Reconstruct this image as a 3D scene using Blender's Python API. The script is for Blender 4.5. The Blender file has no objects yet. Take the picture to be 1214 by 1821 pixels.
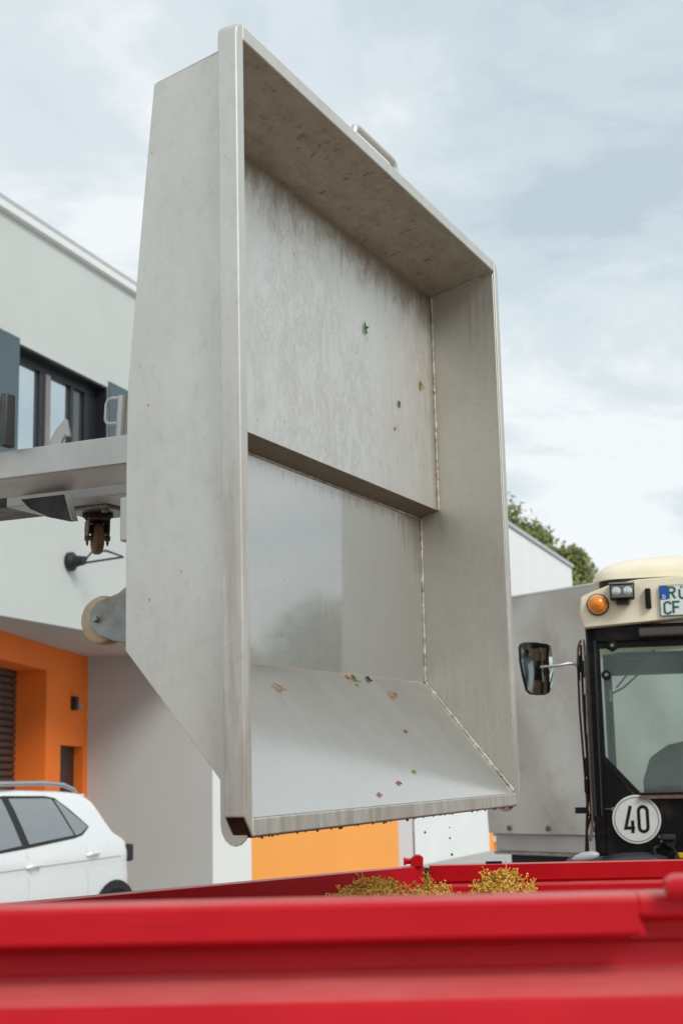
import bpy, bmesh, math, random
from mathutils import Vector, Matrix
R = math.radians
random.seed(7)
scene = bpy.context.scene

# ---------------------------------------------------------------- camera
HC = 1.62
PITCH, ROLL = R(10.75), R(1.2)
fw = Vector((0, math.cos(PITCH), math.sin(PITCH)))
rt = Vector((1, 0, 0)); up = rt.cross(fw)
r2 = math.cos(ROLL) * rt - math.sin(ROLL) * up
u2 = math.sin(ROLL) * rt + math.cos(ROLL) * up
cam = bpy.data.cameras.new('camera')
cam.sensor_fit = 'VERTICAL'; cam.sensor_height = 36; cam.sensor_width = 24
cam.lens = 50.0
cam.clip_start = 0.05; cam.clip_end = 2000
cam.dof.use_dof = True; cam.dof.focus_distance = 3.35; cam.dof.aperture_fstop = 7.6
camo = bpy.data.objects.new('camera', cam)
scene.collection.objects.link(camo)
M = Matrix((r2, u2, -fw)).transposed().to_4x4(); M.translation = Vector((0, 0, HC))
camo.matrix_world = M
scene.camera = camo

# ---------------------------------------------------------------- sun, sky, exposure
SUN_DIR = Vector((0.55, -0.70, 0.74)).normalized()       # towards the sun
SUN_EL = math.asin(SUN_DIR.z); SUN_AZ = math.atan2(SUN_DIR.x, SUN_DIR.y)
sl = bpy.data.lights.new('sun', 'SUN'); sl.energy = 1.45; sl.angle = R(22); sl.color = (1.0, 0.965, 0.91)
so = bpy.data.objects.new('sun', sl); scene.collection.objects.link(so)
so.rotation_euler = (-SUN_DIR).to_track_quat('-Z', 'Y').to_euler(); so.location = (0, 0, 30)
scene.view_settings.view_transform = 'Standard'; scene.view_settings.look = 'None'
scene.view_settings.exposure = 0.3; scene.view_settings.gamma = 1.0
w = bpy.data.worlds.new('World'); scene.world = w; w.use_nodes = True
nt = w.node_tree; nt.nodes.clear()
def N_(tree, kind, **kw):
    n = tree.nodes.new(kind)
    for k, v in kw.items():
        if k in n.inputs: n.inputs[k].default_value = v
        else: setattr(n, k, v)
    return n
def L_(tree, a, b): tree.links.new(a, b)
sky = N_(nt, 'ShaderNodeTexSky'); sky.sky_type = 'NISHITA'; sky.sun_disc = False
sky.sun_elevation = SUN_EL; sky.sun_rotation = SUN_AZ
tc = N_(nt, 'ShaderNodeTexCoord')
sep = N_(nt, 'ShaderNodeSeparateXYZ'); L_(nt, tc.outputs['Generated'], sep.inputs[0])
zz = N_(nt, 'ShaderNodeMath', operation='MAXIMUM'); L_(nt, sep.outputs[2], zz.inputs[0]); zz.inputs[1].default_value = 0.0
za = N_(nt, 'ShaderNodeMath', operation='ADD'); L_(nt, zz.outputs[0], za.inputs[0]); za.inputs[1].default_value = 0.28
dx = N_(nt, 'ShaderNodeMath', operation='DIVIDE'); L_(nt, sep.outputs[0], dx.inputs[0]); L_(nt, za.outputs[0], dx.inputs[1])
dy = N_(nt, 'ShaderNodeMath', operation='DIVIDE'); L_(nt, sep.outputs[1], dy.inputs[0]); L_(nt, za.outputs[0], dy.inputs[1])
cb = N_(nt, 'ShaderNodeCombineXYZ'); L_(nt, dx.outputs[0], cb.inputs[0]); L_(nt, dy.outputs[0], cb.inputs[1])
mp = N_(nt, 'ShaderNodeMapping'); L_(nt, cb.outputs[0], mp.inputs[0]); mp.inputs['Location'].default_value = (12.52, 16.07, 0)
mp.inputs['Rotation'].default_value = (0, 0, 0); mp.inputs['Scale'].default_value = (1.0, 1.25, 1)
n1 = N_(nt, 'ShaderNodeTexNoise', Scale=2.0, Detail=9.0, Roughness=0.60, Distortion=0.3); L_(nt, mp.outputs[0], n1.inputs['Vector'])
n2 = N_(nt, 'ShaderNodeTexNoise', Scale=0.5, Detail=2.0); L_(nt, mp.outputs[0], n2.inputs['Vector'])
mx = N_(nt, 'ShaderNodeMath', operation='MULTIPLY_ADD'); L_(nt, n2.outputs[0], mx.inputs[0]); mx.inputs[1].default_value = 0.42
n1m = N_(nt, 'ShaderNodeMath', operation='MULTIPLY'); L_(nt, n1.outputs[0], n1m.inputs[0]); n1m.inputs[1].default_value = 1.28; L_(nt, n1m.outputs[0], mx.inputs[2])
cr = N_(nt, 'ShaderNodeValToRGB'); L_(nt, mx.outputs[0], cr.inputs[0])
cr.color_ramp.interpolation = 'EASE'
e = cr.color_ramp.elements
e[0].position = 0.60; e[0].color = (4.5, 5.35, 5.9, 1)
e[1].position = 0.98; e[1].color = (7.7, 8.0, 8.1, 1)
m1 = e.new(0.73); m1.color = (5.3, 6.1, 6.55, 1)
m2 = e.new(0.84); m2.color = (6.1, 6.8, 7.1, 1)
mix = N_(nt, 'ShaderNodeMix'); mix.data_type = 'RGBA'; mix.inputs[0].default_value = 0.93
L_(nt, sky.outputs[0], mix.inputs[6]); L_(nt, cr.outputs[0], mix.inputs[7])
bg = N_(nt, 'ShaderNodeBackground'); bg.inputs[1].default_value = 0.1
L_(nt, mix.outputs[2], bg.inputs[0])
wo = N_(nt, 'ShaderNodeOutputWorld'); L_(nt, bg.outputs[0], wo.inputs[0])

# ---------------------------------------------------------------- helpers
COL = scene.collection
def tag(o, label=None, cat=None, group=None, kind=None):
    if label: o['label'] = label
    if cat: o['category'] = cat
    if group: o['group'] = group
    if kind: o['kind'] = kind
    return o
def thing(name, label, cat, mat4=None, group=None, loc=None):
    o = bpy.data.objects.new(name, None); COL.objects.link(o)
    o.empty_display_size = 0.2
    if mat4 is not None: o.matrix_world = mat4
    if loc is not None: o.location = loc
    return tag(o, label, cat, group)
def frame(origin, ex, ey, ez):
    m = Matrix((Vector(ex).normalized(), Vector(ey).normalized(), Vector(ez).normalized())).transposed().to_4x4()
    m.translation = Vector(origin); return m

class MB:
    def __init__(s): s.v = []; s.f = []
    def add(s, vs, fs):
        b = len(s.v); s.v += [tuple(p) for p in vs]; s.f += [tuple(i + b for i in f) for f in fs]; return s
    def box(s, a, b):
        x0, y0, z0 = [min(p, q) for p, q in zip(a, b)]; x1, y1, z1 = [max(p, q) for p, q in zip(a, b)]
        return s.add([(x0, y0, z0), (x1, y0, z0), (x1, y1, z0), (x0, y1, z0), (x0, y0, z1), (x1, y0, z1), (x1, y1, z1), (x0, y1, z1)],
                     [(0, 3, 2, 1), (4, 5, 6, 7), (0, 1, 5, 4), (1, 2, 6, 5), (2, 3, 7, 6), (3, 0, 4, 7)])
    def prism(s, poly, axis, lo, hi):
        """poly: 2D points; axis 0/1/2 = extrusion axis; remaining axes in cyclic order"""
        n = len(poly); vs = []
        for t in (lo, hi):
            for p, q in poly:
                c = [0, 0, 0]; c[axis] = t; c[(axis + 1) % 3] = p; c[(axis + 2) % 3] = q; vs.append(c)
        return s.add(vs, [tuple(range(n))[::-1], tuple(range(n, 2 * n))] + [(i, (i + 1) % n, (i + 1) % n + n, i + n) for i in range(n)])
    def plate(s, a, b, c, d, nrm, t):
        """quad a,b,c,d thickened by t along nrm"""
        q = [Vector(p) for p in (a, b, c, d)]; n = Vector(nrm).normalized() * t
        return s.add(q + [p + n for p in q], [(0, 1, 2, 3), (7, 6, 5, 4), (0, 4, 5, 1), (1, 5, 6, 2), (2, 6, 7, 3), (3, 7, 4, 0)])
    def ring(s, outer, inner, axis, lo, hi):
        n = len(outer); assert n == len(inner); vs = []
        for t in (lo, hi):
            for pl in (outer, inner):
                for p, q in pl:
                    c = [0, 0, 0]; c[axis] = t; c[(axis + 1) % 3] = p; c[(axis + 2) % 3] = q; vs.append(c)
        f = []
        for i in range(n):
            j = (i + 1) % n
            f += [(i, j, n + j, n + i), (2 * n + i, 3 * n + i, 3 * n + j, 2 * n + j), (i, 2 * n + i, 2 * n + j, j), (n + i, n + j, 3 * n + j, 3 * n + i)]
        return s.add(vs, f)
    def tube(s, path, r, seg=12, cap=True, closed=False):
        P = [Vector(p) for p in path]; n = len(P)
        rs = r if isinstance(r, (list, tuple)) else [r] * n
        prev = None; base = len(s.v)
        for i in range(n):
            if closed: t = (P[(i + 1) % n] - P[i - 1])
            else: t = P[min(i + 1, n - 1)] - P[max(i - 1, 0)]
            t.normalize()
            if prev is None:
                a = Vector((0, 0, 1)) if abs(t.z) < .9 else Vector((1, 0, 0)); a = (a - t * a.dot(t)).normalized()
            else: a = (prev - t * prev.dot(t)).normalized()
            prev = a; b = t.cross(a)
            for k in range(seg):
                g = 2 * math.pi * k / seg
                s.v.append(tuple(P[i] + (a * math.cos(g) + b * math.sin(g)) * rs[i]))
        m = n if closed else n - 1
        for i in range(m):
            for k in range(seg):
                j = (i + 1) % n
                s.f.append((base + i * seg + k, base + i * seg + (k + 1) % seg, base + j * seg + (k + 1) % seg, base + j * seg + k))
        if cap and not closed:
            s.f.append(tuple(base + k for k in range(seg))[::-1]); s.f.append(tuple(base + (n - 1) * seg + k for k in range(seg)))
        return s
    def cyl(s, a, b, r, seg=24, r1=None): return s.tube([a, b], [r, r if r1 is None else r1], seg)
    def lathe(s, c, axis, prof, seg=28):
        """prof: (t along axis, radius)"""
        ax = Vector(axis).normalized(); a = Vector((0, 0, 1)) if abs(ax.z) < .9 else Vector((1, 0, 0))
        a = (a - ax * a.dot(ax)).normalized(); b = ax.cross(a); c = Vector(c); base = len(s.v); n = len(prof)
        for t, r in prof:
            for k in range(seg):
                g = 2 * math.pi * k / seg; s.v.append(tuple(c + ax * t + (a * math.cos(g) + b * math.sin(g)) * max(r, 1e-4)))
        for i in range(n - 1):
            for k in range(seg):
                s.f.append((base + i * seg + k, base + i * seg + (k + 1) % seg, base + (i + 1) * seg + (k + 1) % seg, base + (i + 1) * seg + k))
        s.f.append(tuple(base + k for k in range(seg))[::-1]); s.f.append(tuple(base + (n - 1) * seg + k for k in range(seg)))
        return s
    def ribbon(s, path, wd, place, t=0.0012, closed=False):
        """flat stroke with mitred joints: path in 2D, place(x, y, lift) -> 3D"""
        P = [Vector(p) for p in path]; n = len(P); Lp = []; Rp = []
        for i in range(n):
            if closed or 0 < i < n - 1:
                d0 = (P[i] - P[i - 1]).normalized(); d1 = (P[(i + 1) % n] - P[i]).normalized()
            elif i == 0: d0 = d1 = (P[1] - P[0]).normalized()
            else: d0 = d1 = (P[-1] - P[-2]).normalized()
            m = Vector((-(d0 + d1).y, (d0 + d1).x)); m.normalize()
            c = max(.35, m.dot(Vector((-d0.y, d0.x)))); o = m * (wd / 2 / c); Lp.append(P[i] + o); Rp.append(P[i] - o)
        vs = [place(p.x, p.y, t) for p in Lp] + [place(p.x, p.y, t) for p in Rp] + [place(p.x, p.y, 0) for p in Lp] + [place(p.x, p.y, 0) for p in Rp]
        f = []
        for i in range(n if closed else n - 1):
            j = (i + 1) % n
            f += [(i, n + i, n + j, j), (2 * n + i, i, j, 2 * n + j), (n + i, 3 * n + i, 3 * n + j, n + j)]
        return s.add(vs, f)
    def build(s, name, mat, parent=None, bevel=0.0, ang=30, seg=2, smooth=True, fix=True):
        me = bpy.data.meshes.new(name); me.from_pydata(s.v, [], s.f)
        bm = bmesh.new(); bm.from_mesh(me)
        if fix: bmesh.ops.recalc_face_normals(bm, faces=bm.faces)
        if smooth:
            for f in bm.faces: f.smooth = True
            for ed in bm.edges:
                if len(ed.link_faces) == 2:
                    if ed.calc_face_angle(0) > R(ang): ed.smooth = False
        bm.to_mesh(me); bm.free()
        me.materials.append(mat)
        o = bpy.data.objects.new(name, me); COL.objects.link(o)
        if parent is not None: o.parent = parent
        if bevel > 0:
            b = o.modifiers.new('bevel', 'BEVEL'); b.width = bevel; b.segments = seg; b.limit_method = 'ANGLE'; b.angle_limit = R(35)
            b.harden_normals = False
        return o
def copy_tree(o, parent=None):
    c = o.copy(); COL.objects.link(c)
    if parent is not None: c.parent = parent
    for ch in list(o.children): copy_tree(ch, c)
    return c

# ---------------------------------------------------------------- materials
def newmat(name):
    m = bpy.data.materials.new(name); m.use_nodes = True; t = m.node_tree; t.nodes.clear()
    out = N_(t, 'ShaderNodeOutputMaterial'); p = N_(t, 'ShaderNodeBsdfPrincipled'); L_(t, p.outputs[0], out.inputs[0])
    return m, t, p
def coord(t, scale=(1, 1, 1), rot=(0, 0, 0), loc=(0, 0, 0)):
    c = N_(t, 'ShaderNodeTexCoord'); mp = N_(t, 'ShaderNodeMapping'); L_(t, c.outputs['Object'], mp.inputs[0])
    mp.inputs['Scale'].default_value = scale; mp.inputs['Rotation'].default_value = rot; mp.inputs['Location'].default_value = loc
    return mp.outputs[0]
def ramp(t, src, stops):
    r = N_(t, 'ShaderNodeValToRGB'); L_(t, src, r.inputs[0]); el = r.color_ramp.elements
    while len(el) < len(stops): el.new(0.5)
    for q, (p, c) in zip(el, stops):
        q.position = p; q.color = (c, c, c, 1) if isinstance(c, (int, float)) else (*c, 1)
    return r.outputs[0]
def mixc(t, fac, a, b, mode='MIX'):
    m = N_(t, 'ShaderNodeMix'); m.data_type = 'RGBA'; m.blend_type = mode
    for sock, v in ((m.inputs[0], fac), (m.inputs[6], a), (m.inputs[7], b)):
        if isinstance(v, bpy.types.NodeSocket): L_(t, v, sock)
        elif isinstance(v, (tuple, list)): sock.default_value = (*v, 1) if len(v) == 3 else v
        else: sock.default_value = v
    return m.outputs[2]
def math_(t, op, a, b=0.0, c=0.0):
    m = N_(t, 'ShaderNodeMath', operation=op)
    for i, v in enumerate((a, b, c)):
        if isinstance(v, bpy.types.NodeSocket): L_(t, v, m.inputs[i])
        else: m.inputs[i].default_value = v
    return m.outputs[0]
def noise(t, vec, scale, detail=4.0, rough=0.55, dist=0.0):
    n = N_(t, 'ShaderNodeTexNoise', Scale=scale, Detail=detail, Roughness=rough, Distortion=dist); L_(t, vec, n.inputs['Vector']); return n.outputs[0]
def bump(t, p, h, strength=0.2, dist=0.002):
    b = N_(t, 'ShaderNodeBump'); b.inputs['Strength'].default_value = strength; b.inputs['Distance'].default_value = dist
    L_(t, h, b.inputs['Height']); L_(t, b.outputs[0], p.inputs['Normal'])

def simple(name, col, rough=0.5, metal=0.0, var=0.12, scale=6.0, bmp=0.0, coat=0.0, ior=1.45, dirt=None, dirt_amt=0.5, dirt_scale=3.0, spec=None):
    if spec is None: spec = .22 if max(col) < .05 and metal == 0 else .5
    m, t, p = newmat(name); v = coord(t)
    n = noise(t, v, scale, 6)
    a = tuple(c * (1 - var) for c in col); b = tuple(min(1, c * (1 + var)) for c in col)
    c = mixc(t, ramp(t, n, [(.3, 0.0), (.7, 1.0)]), a, b)
    if dirt:
        d = noise(t, coord(t, loc=(3, 5, 1)), dirt_scale, 8, .68)
        c = mixc(t, ramp(t, d, [(.52, 0.0), (.70, dirt_amt)]), c, dirt)
    L_(t, c, p.inputs['Base Color'])
    p.inputs['Metallic'].default_value = metal; p.inputs['IOR'].default_value = ior; p.inputs['Specular IOR Level'].default_value = spec
    rr = ramp(t, noise(t, coord(t, loc=(9, 2, 4)), scale * 2.3, 5), [(.3, max(0, rough - .08)), (.7, min(1, rough + .08))]); L_(t, rr, p.inputs['Roughness'])
    p.inputs['Coat Weight'].default_value = coat; p.inputs['Coat Roughness'].default_value = 0.08
    if bmp: bump(t, p, noise(t, v, scale * 12, 4), bmp, 0.003)
    return m

def stainless(name, base=(.60, .595, .57), rough=.42, streak=(55, 3, 55), specks=1.0, mottle=.5, stains=None, wet=0.0, scratch=0.0, srot=(0, 0, 0), bmp=.08, metal=.88, rvar=.1, dots=0.0, cior=1.9):
    """dirty brushed stainless sheet; local x = width, y = down, z = depth"""
    m, t, p = newmat(name)
    v = coord(t)
    st = noise(t, coord(t, scale=streak, rot=srot), 1.6, 5, .6)
    big = noise(t, coord(t, loc=(4, 1, 7)), 2.6, 5, .6)
    mid = noise(t, coord(t, scale=(1, .45, 1), loc=(1, 8, 3)), 9, 7, .65, .4)
    dk = tuple(c * .80 for c in base)
    c = mixc(t, ramp(t, big, [(.35, 0.0), (.68, mottle)]), base, tuple(x * y for x, y in zip(base, (.86, .84, .80))))
    c = mixc(t, ramp(t, mid, [(.45, 0.0), (.72, .45 * mottle)]), c, (.50, .475, .42))
    c = mixc(t, ramp(t, st, [(.3, .22), (.6, 0.0)]), c, dk)
    fine = noise(t, coord(t, scale=(1, .6, 1), loc=(6, 2, 8)), 46, 8, .78, .3)
    c = mixc(t, ramp(t, fine, [(.52, 0.0), (.70, .22 + .25 * mottle)]), c, (.44, .42, .37))
    c = mixc(t, ramp(t, fine, [(.30, .3), (.44, 0.0)]), c, tuple(min(1, q * 1.12) for q in base))
    scr = noise(t, coord(t, scale=(1.5, 70, 1.5), rot=(R(38), 0, R(33))), 2.2, 3, .5)
    c = mixc(t, ramp(t, scr, [(.66, 0.0), (.72, scratch)]), c, (.36, .33, .29))
    if stains: c = stains(t, v, c)
    # sprayed juice specks
    for sc, th, colr, k in ((34, .09, (.24, .10, .04), .8), (85, .13, (.14, .08, .05), .6), (13, .035, (.30, .13, .04), .9), (150, .16, (.22, .12, .07), dots)):
        vo = N_(t, 'ShaderNodeTexVoronoi', Scale=sc); vo.inputs['Randomness'].default_value = 1.0
        L_(t, coord(t, scale=(1, .7, 1), loc=(sc, 0, 0)), vo.inputs['Vector'])
        s1 = ramp(t, vo.outputs['Distance'], [(th * .55, 1.0), (th, 0.0)])
        sp = N_(t, 'ShaderNodeSeparateColor'); L_(t, vo.outputs['Color'], sp.inputs[0])
        gate = ramp(t, sp.outputs[0], [(.86, 0.0), (.90, k * specks)] if sc < 149 else [(.5, 0.0), (.75, k)])
        c = mixc(t, math_(t, 'MULTIPLY', s1, gate), c, colr)
    L_(t, c, p.inputs['Base Color'])
    p.inputs['Metallic'].default_value = metal
    r = math_(t, 'MULTIPLY_ADD', ramp(t, st, [(.3, 0.0), (.7, 1.0)]), rvar, rough - rvar * .5)
    r = math_(t, 'MULTIPLY_ADD', ramp(t, mid, [(.4, 0.0), (.7, 1.0)]), rvar * 1.2, r)
    L_(t, r, p.inputs['Roughness'])
    p.inputs['Coat Weight'].default_value = wet; p.inputs['Coat IOR'].default_value = cior
    L_(t, ramp(t, st, [(.35, .03), (.7, .10)]), p.inputs['Coat Roughness'])
    bump(t, p, math_(t, 'ADD', st, math_(t, 'MULTIPLY', big, 2.0)), bmp, .002)
    if wet: L_(t, p.inputs['Normal'].links[0].from_socket, p.inputs['Coat Normal'])
    return m

def st_upper(t, v, c):
    s = N_(t, 'ShaderNodeSeparateXYZ'); L_(t, v, s.inputs[0])
    n = noise(t, coord(t, scale=(22, 9.0, 1)), 1.0, 9, .8, .5); n2_ = noise(t, coord(t, loc=(2, 2, 2)), 4.0, 4, .6)
    # brown run-off under the top fold, longer where the streak noise is high
    a = math_(t, 'SUBTRACT', s.outputs[1], .043)
    ln = math_(t, 'MULTIPLY', math_(t, 'POWER', n, 2.2), math_(t, 'MULTIPLY', n2_, .95))
    f = math_(t, 'SUBTRACT', 1.0, math_(t, 'DIVIDE', a, math_(t, 'MAXIMUM', ln, .012)))
    c = mixc(t, ramp(t, f, [(0.0, 0.0), (.35, .30), (.9, .9)]), c, (.22, .145, .08))
    # brown beside the right weld
    b = math_(t, 'SUBTRACT', 1.385, s.outputs[0])
    g = math_(t, 'SUBTRACT', 1.0, math_(t, 'DIVIDE', b, math_(t, 'MULTIPLY', n2_, .09)))
    c = mixc(t, ramp(t, g, [(0.0, 0.0), (.9, .55)]), c, (.24, .17, .10))
    # pale dried patches with brown rims in the middle
    d = noise(t, coord(t, scale=(1.2, .6, 1), loc=(5, 0, 0)), 14.0, 9, .8, .5)
    mk = ramp(t, noise(t, coord(t, loc=(8, 3, 1)), 2.2, 3, .5), [(.42, 0.0), (.60, 1.0)])
    c = mixc(t, math_(t, 'MULTIPLY', mk, ramp(t, d, [(.48, 0.0), (.52, .27), (.58, .0)])), c, (.40, .31, .21))
    c = mixc(t, math_(t, 'MULTIPLY', mk, ramp(t, d, [(.52, 0.0), (.66, .38)])), c, (.80, .80, .77))
    return c
def st_lower(t, v, c):
    s = N_(t, 'ShaderNodeSeparateXYZ'); L_(t, v, s.inputs[0])
    n = noise(t, coord(t, scale=(60, 4.0, 1)), 1.0, 6, .7)
    a = math_(t, 'SUBTRACT', s.outputs[1], .645)
    f = math_(t, 'SUBTRACT', 1.0, math_(t, 'DIVIDE', a, math_(t, 'MULTIPLY', math_(t, 'POWER', n, 2.0), .12)))
    c = mixc(t, ramp(t, f, [(0.0, 0.0), (.6, .6)]), c, (.25, .19, .13))
    r_ = math_(t, 'MULTIPLY', math_(t, 'SUBTRACT', 1.385, s.outputs[0]), 1.0)
    f2 = math_(t, 'SUBTRACT', 1.0, math_(t, 'DIVIDE', math_(t, 'ADD', r_, a), math_(t, 'MULTIPLY', n, .42)))
    return mixc(t, ramp(t, f2, [(0.0, 0.0), (.6, .8)]), c, (.16, .11, .07))
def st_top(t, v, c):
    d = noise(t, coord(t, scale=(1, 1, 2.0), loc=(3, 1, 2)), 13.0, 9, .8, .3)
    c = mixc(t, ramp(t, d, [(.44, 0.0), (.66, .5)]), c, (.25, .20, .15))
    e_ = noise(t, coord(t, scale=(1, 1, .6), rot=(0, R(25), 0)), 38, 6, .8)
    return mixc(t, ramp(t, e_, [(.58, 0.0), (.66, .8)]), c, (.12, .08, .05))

def st_rim(t, v, c):
    s = N_(t, 'ShaderNodeSeparateXYZ'); L_(t, v, s.inputs[0])
    n = noise(t, coord(t, scale=(30, 3, 30)), 1.0, 7, .75)
    lo = ramp(t, s.outputs[1], [(.55, 0.0), (1.0, 1.0)])
    return mixc(t, math_(t, 'MULTIPLY', lo, ramp(t, n, [(.42, 0.0), (.66, .5)])), c, (.34, .27, .19))
M_side = stainless('stainless_side', dots=.35, base=(.70, .685, .635), rough=.48, mottle=.42, specks=.8)
M_upper = stainless('stainless_upper_panel', dots=.5, base=(.78, .77, .73), rough=.46, stains=st_upper, mottle=.4)
M_lower = stainless('stainless_lower_panel', base=(.54, .535, .50), wet=1.0, cior=2.3, rough=.42, stains=st_lower, mottle=.25, rvar=.03, bmp=.008)
M_top = stainless('stainless_top_wall', dots=.9, base=(.50, .465, .40), rough=.5, stains=st_top, specks=1.0)
M_right = stainless('stainless_right_wall', base=(.58, .56, .51), rough=.44, dots=.8, mottle=.5, scratch=.15, specks=1.0)
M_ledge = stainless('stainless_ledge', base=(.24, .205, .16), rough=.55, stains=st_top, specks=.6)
M_chute = stainless('stainless_chute', base=(.48, .48, .455), wet=1.0, cior=2.8, scratch=.2, rough=.36, specks=.25, mottle=.15, streak=(75, 2.2, 2.2), srot=(0, 0, R(-38)), bmp=.11, rvar=.10)
M_rim = stainless('stainless_rim', base=(.70, .69, .65), rough=.56, specks=.5, mottle=.4, dots=.3, stains=st_rim)
M_weld = simple('weld_bead', (.50, .47, .42), .42, .8, .45, 60, .6, dirt=(.2, .13, .08), dirt_scale=30)
M_frame = stainless('stainless_frame', base=(.58, .57, .54), rough=.46, specks=.5, streak=(55, 55, 3))
M_grime = simple('brown_grime', (.045, .022, .018), .55, 0, .5, 30, .3)
M_juice = simple('red_juice', (.10, .012, .012), .15, 0, .3, 30)
M_zinc = simple('galvanised_steel', (.31, .315, .30), .42, .8, .25, 20, .1, dirt=(.16, .09, .04), dirt_scale=12)
M_nylon = simple('cream_nylon', (.50, .40, .25), .45, 0, .2, 25, .1, dirt=(.25, .12, .04), dirt_scale=10)
M_darkzinc = simple('grimy_steel', (.13, .12, .11), .5, .7, .4, 30, .2, dirt=(.05, .03, .02), dirt_scale=20)
M_brownw = simple('brown_nylon', (.17, .105, .055), .5, 0, .4, 30, .2, dirt=(.08, .04, .02), dirt_scale=18)
M_darksteel = simple('dark_worn_steel', (.075, .075, .078), .5, .6, .4, 18, .15, dirt=(.16, .14, .12), dirt_scale=7)

def redpaint():
    m, t, p = newmat('red_paint')
    v = coord(t)
    n = noise(t, v, 5, 6)
    c = mixc(t, ramp(t, n, [(.3, 0.0), (.7, 1.0)]), (.50, .004, .012), (.60, .010, .018))
    sc = noise(t, coord(t, scale=(3, 3, .7)), 22, 9, .8)
    c = mixc(t, ramp(t, sc, [(.66, 0.0), (.72, .3)]), c, (.55, .10, .10))
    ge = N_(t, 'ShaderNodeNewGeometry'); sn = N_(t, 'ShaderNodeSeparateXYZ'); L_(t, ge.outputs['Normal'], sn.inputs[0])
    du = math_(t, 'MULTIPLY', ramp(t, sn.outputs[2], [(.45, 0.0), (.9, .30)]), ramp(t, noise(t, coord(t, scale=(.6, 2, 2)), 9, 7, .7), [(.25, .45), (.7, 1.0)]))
    c = mixc(t, du, c, (.74, .46, .42))       # pale sky sheen on the upward-facing ledges, painted into the colour
    ln = noise(t, coord(t, scale=(.25, 1, 14), loc=(2, 0, 5)), 9, 6, .7)
    c = mixc(t, ramp(t, ln, [(.60, 0.0), (.70, .28)]), c, (.24, .006, .012))
    ch = noise(t, coord(t, loc=(7, 7, 7)), 13, 8, .75)
    c = mixc(t, ramp(t, ch, [(.69, 0.0), (.71, .85)]), c, (.07, .03, .025))
    L_(t, c, p.inputs['Base Color'])
    p.inputs['Roughness'].default_value = .33; p.inputs['Specular IOR Level'].default_value = .22
    bump(t, p, noise(t, v, 60, 3), .03, .002)
    return m
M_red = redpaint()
M_render = simple('white_render', (.575, .605, .58), .85, 0, .045, .7, .25)
M_render2 = simple('bright_white_render', (.80, .81, .80), .85, 0, .03, .7, .2)
M_soffit = simple('soffit_render', (.55, .55, .53), .85, 0, .04, 1.0, .2)
M_recess = simple('recess_render', (.54, .56, .545), .85, 0, .04, .8, .2)
M_pinkish = simple('pale_render', (.66, .62, .61), .85, 0, .03, 1)
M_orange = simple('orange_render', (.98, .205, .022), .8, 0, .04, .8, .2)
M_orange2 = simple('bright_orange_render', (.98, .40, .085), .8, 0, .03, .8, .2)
M_slate = simple('slate_blue_panel', (.085, .125, .145), .55, .1, .08, 1.2)
M_anth = simple('anthracite_frame', (.022, .024, .028), .4, .2, .1, 4)
M_mull = simple('grey_mullion', (.24, .24, .23), .5, .2, .1, 4)
M_fascia = simple('white_fascia', (.82, .82, .80), .45, 0, .04, 2)
M_shutter = simple('brown_shutter', (.085, .068, .058), .5, .2, .15, 3)
M_winglass = simple('window_glass', (.62, .68, .70), .04, .92, .03, 1)
M_darkglass = simple('dark_glass', (.12, .13, .13), .05, .6, .03, 1)
M_conc = simple('concrete_paving', (.40, .40, .385), .9, 0, .10, .35, .25, dirt=(.30, .295, .28), dirt_scale=1.4)
M_carw = simple('white_car_paint', (.80, .82, .82), .28, 0, .015, 2, coat=.6)
M_carg = simple('car_window_glass', (.33, .345, .35), .05, .6, .03, 2)
M_blackpl = simple('black_plastic', (.022, .022, .024), .45, 0, .2, 9)
M_silver = simple('silver_trim', (.45, .46, .47), .35, .7, .06, 9)
M_rubber = simple('rubber', (.018, .018, .018), .8, 0, .2, 12)
M_cream = simple('cream_paint', (.90, .81, .60), .42, 0, .03, 3, .03, coat=.15, dirt=(.66, .56, .40), dirt_amt=.3, dirt_scale=5)
M_black = simple('black_paint', (.004, .004, .005), .42, 0, .3, 8, dirt=(.06, .05, .035), dirt_amt=.5, dirt_scale=6)
M_rustedge = simple('worn_edge_steel', (.16, .10, .065), .7, .1, .4, 26, .2)
M_amber = simple('amber_lens', (.85, .25, .01), .18, 0, .1, 30, coat=.8)
M_lamplens = simple('lamp_lens', (.62, .64, .62), .1, .6, .1, 30)
M_lampdark = simple('lamp_reflector', (.13, .14, .13), .25, .3, .2, 30)
M_platew = simple('plate_white', (.74, .76, .75), .4, 0, .03, 10)
M_blue = simple('plate_blue', (.01, .09, .42), .4, 0, .04, 10)
M_green = simple('plate_green', (.012, .12, .07), .45, 0, .05, 10)
M_ink = simple('black_print', (.008, .008, .008), .45, 0, .1, 10)
M_sign = simple('sign_white', (.66, .67, .63), .4, 0, .06, 12, dirt=(.45, .40, .33), dirt_amt=.5, dirt_scale=14)
M_mirror = simple('mirror_glass', (.72, .78, .78), .02, 1.0, .01, 2)
M_seat = simple('seat_fabric', (.03, .035, .033), .85, 0, .2, 20, .3)
M_tarp = simple('grey_tarpaulin', (.50, .52, .485), .55, 0, .05, 1.6, .2, dirt=(.36, .355, .31), dirt_scale=2.6, dirt_amt=.7)
M_board = simple('grey_dropside', (.46, .49, .48), .45, .1, .05, 3)
M_under = simple('dark_chassis', (.03, .035, .038), .6, 0, .2, 6)
M_yellow = simple('yellow_paint', (.7, .42, .01), .4, 0, .1, 9)
M_clear = simple('grey_plastic', (.45, .47, .47), .2, 0, .1, 9)
M_cable = simple('cable', (.012, .012, .012), .5, 0, .1, 9)

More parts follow.
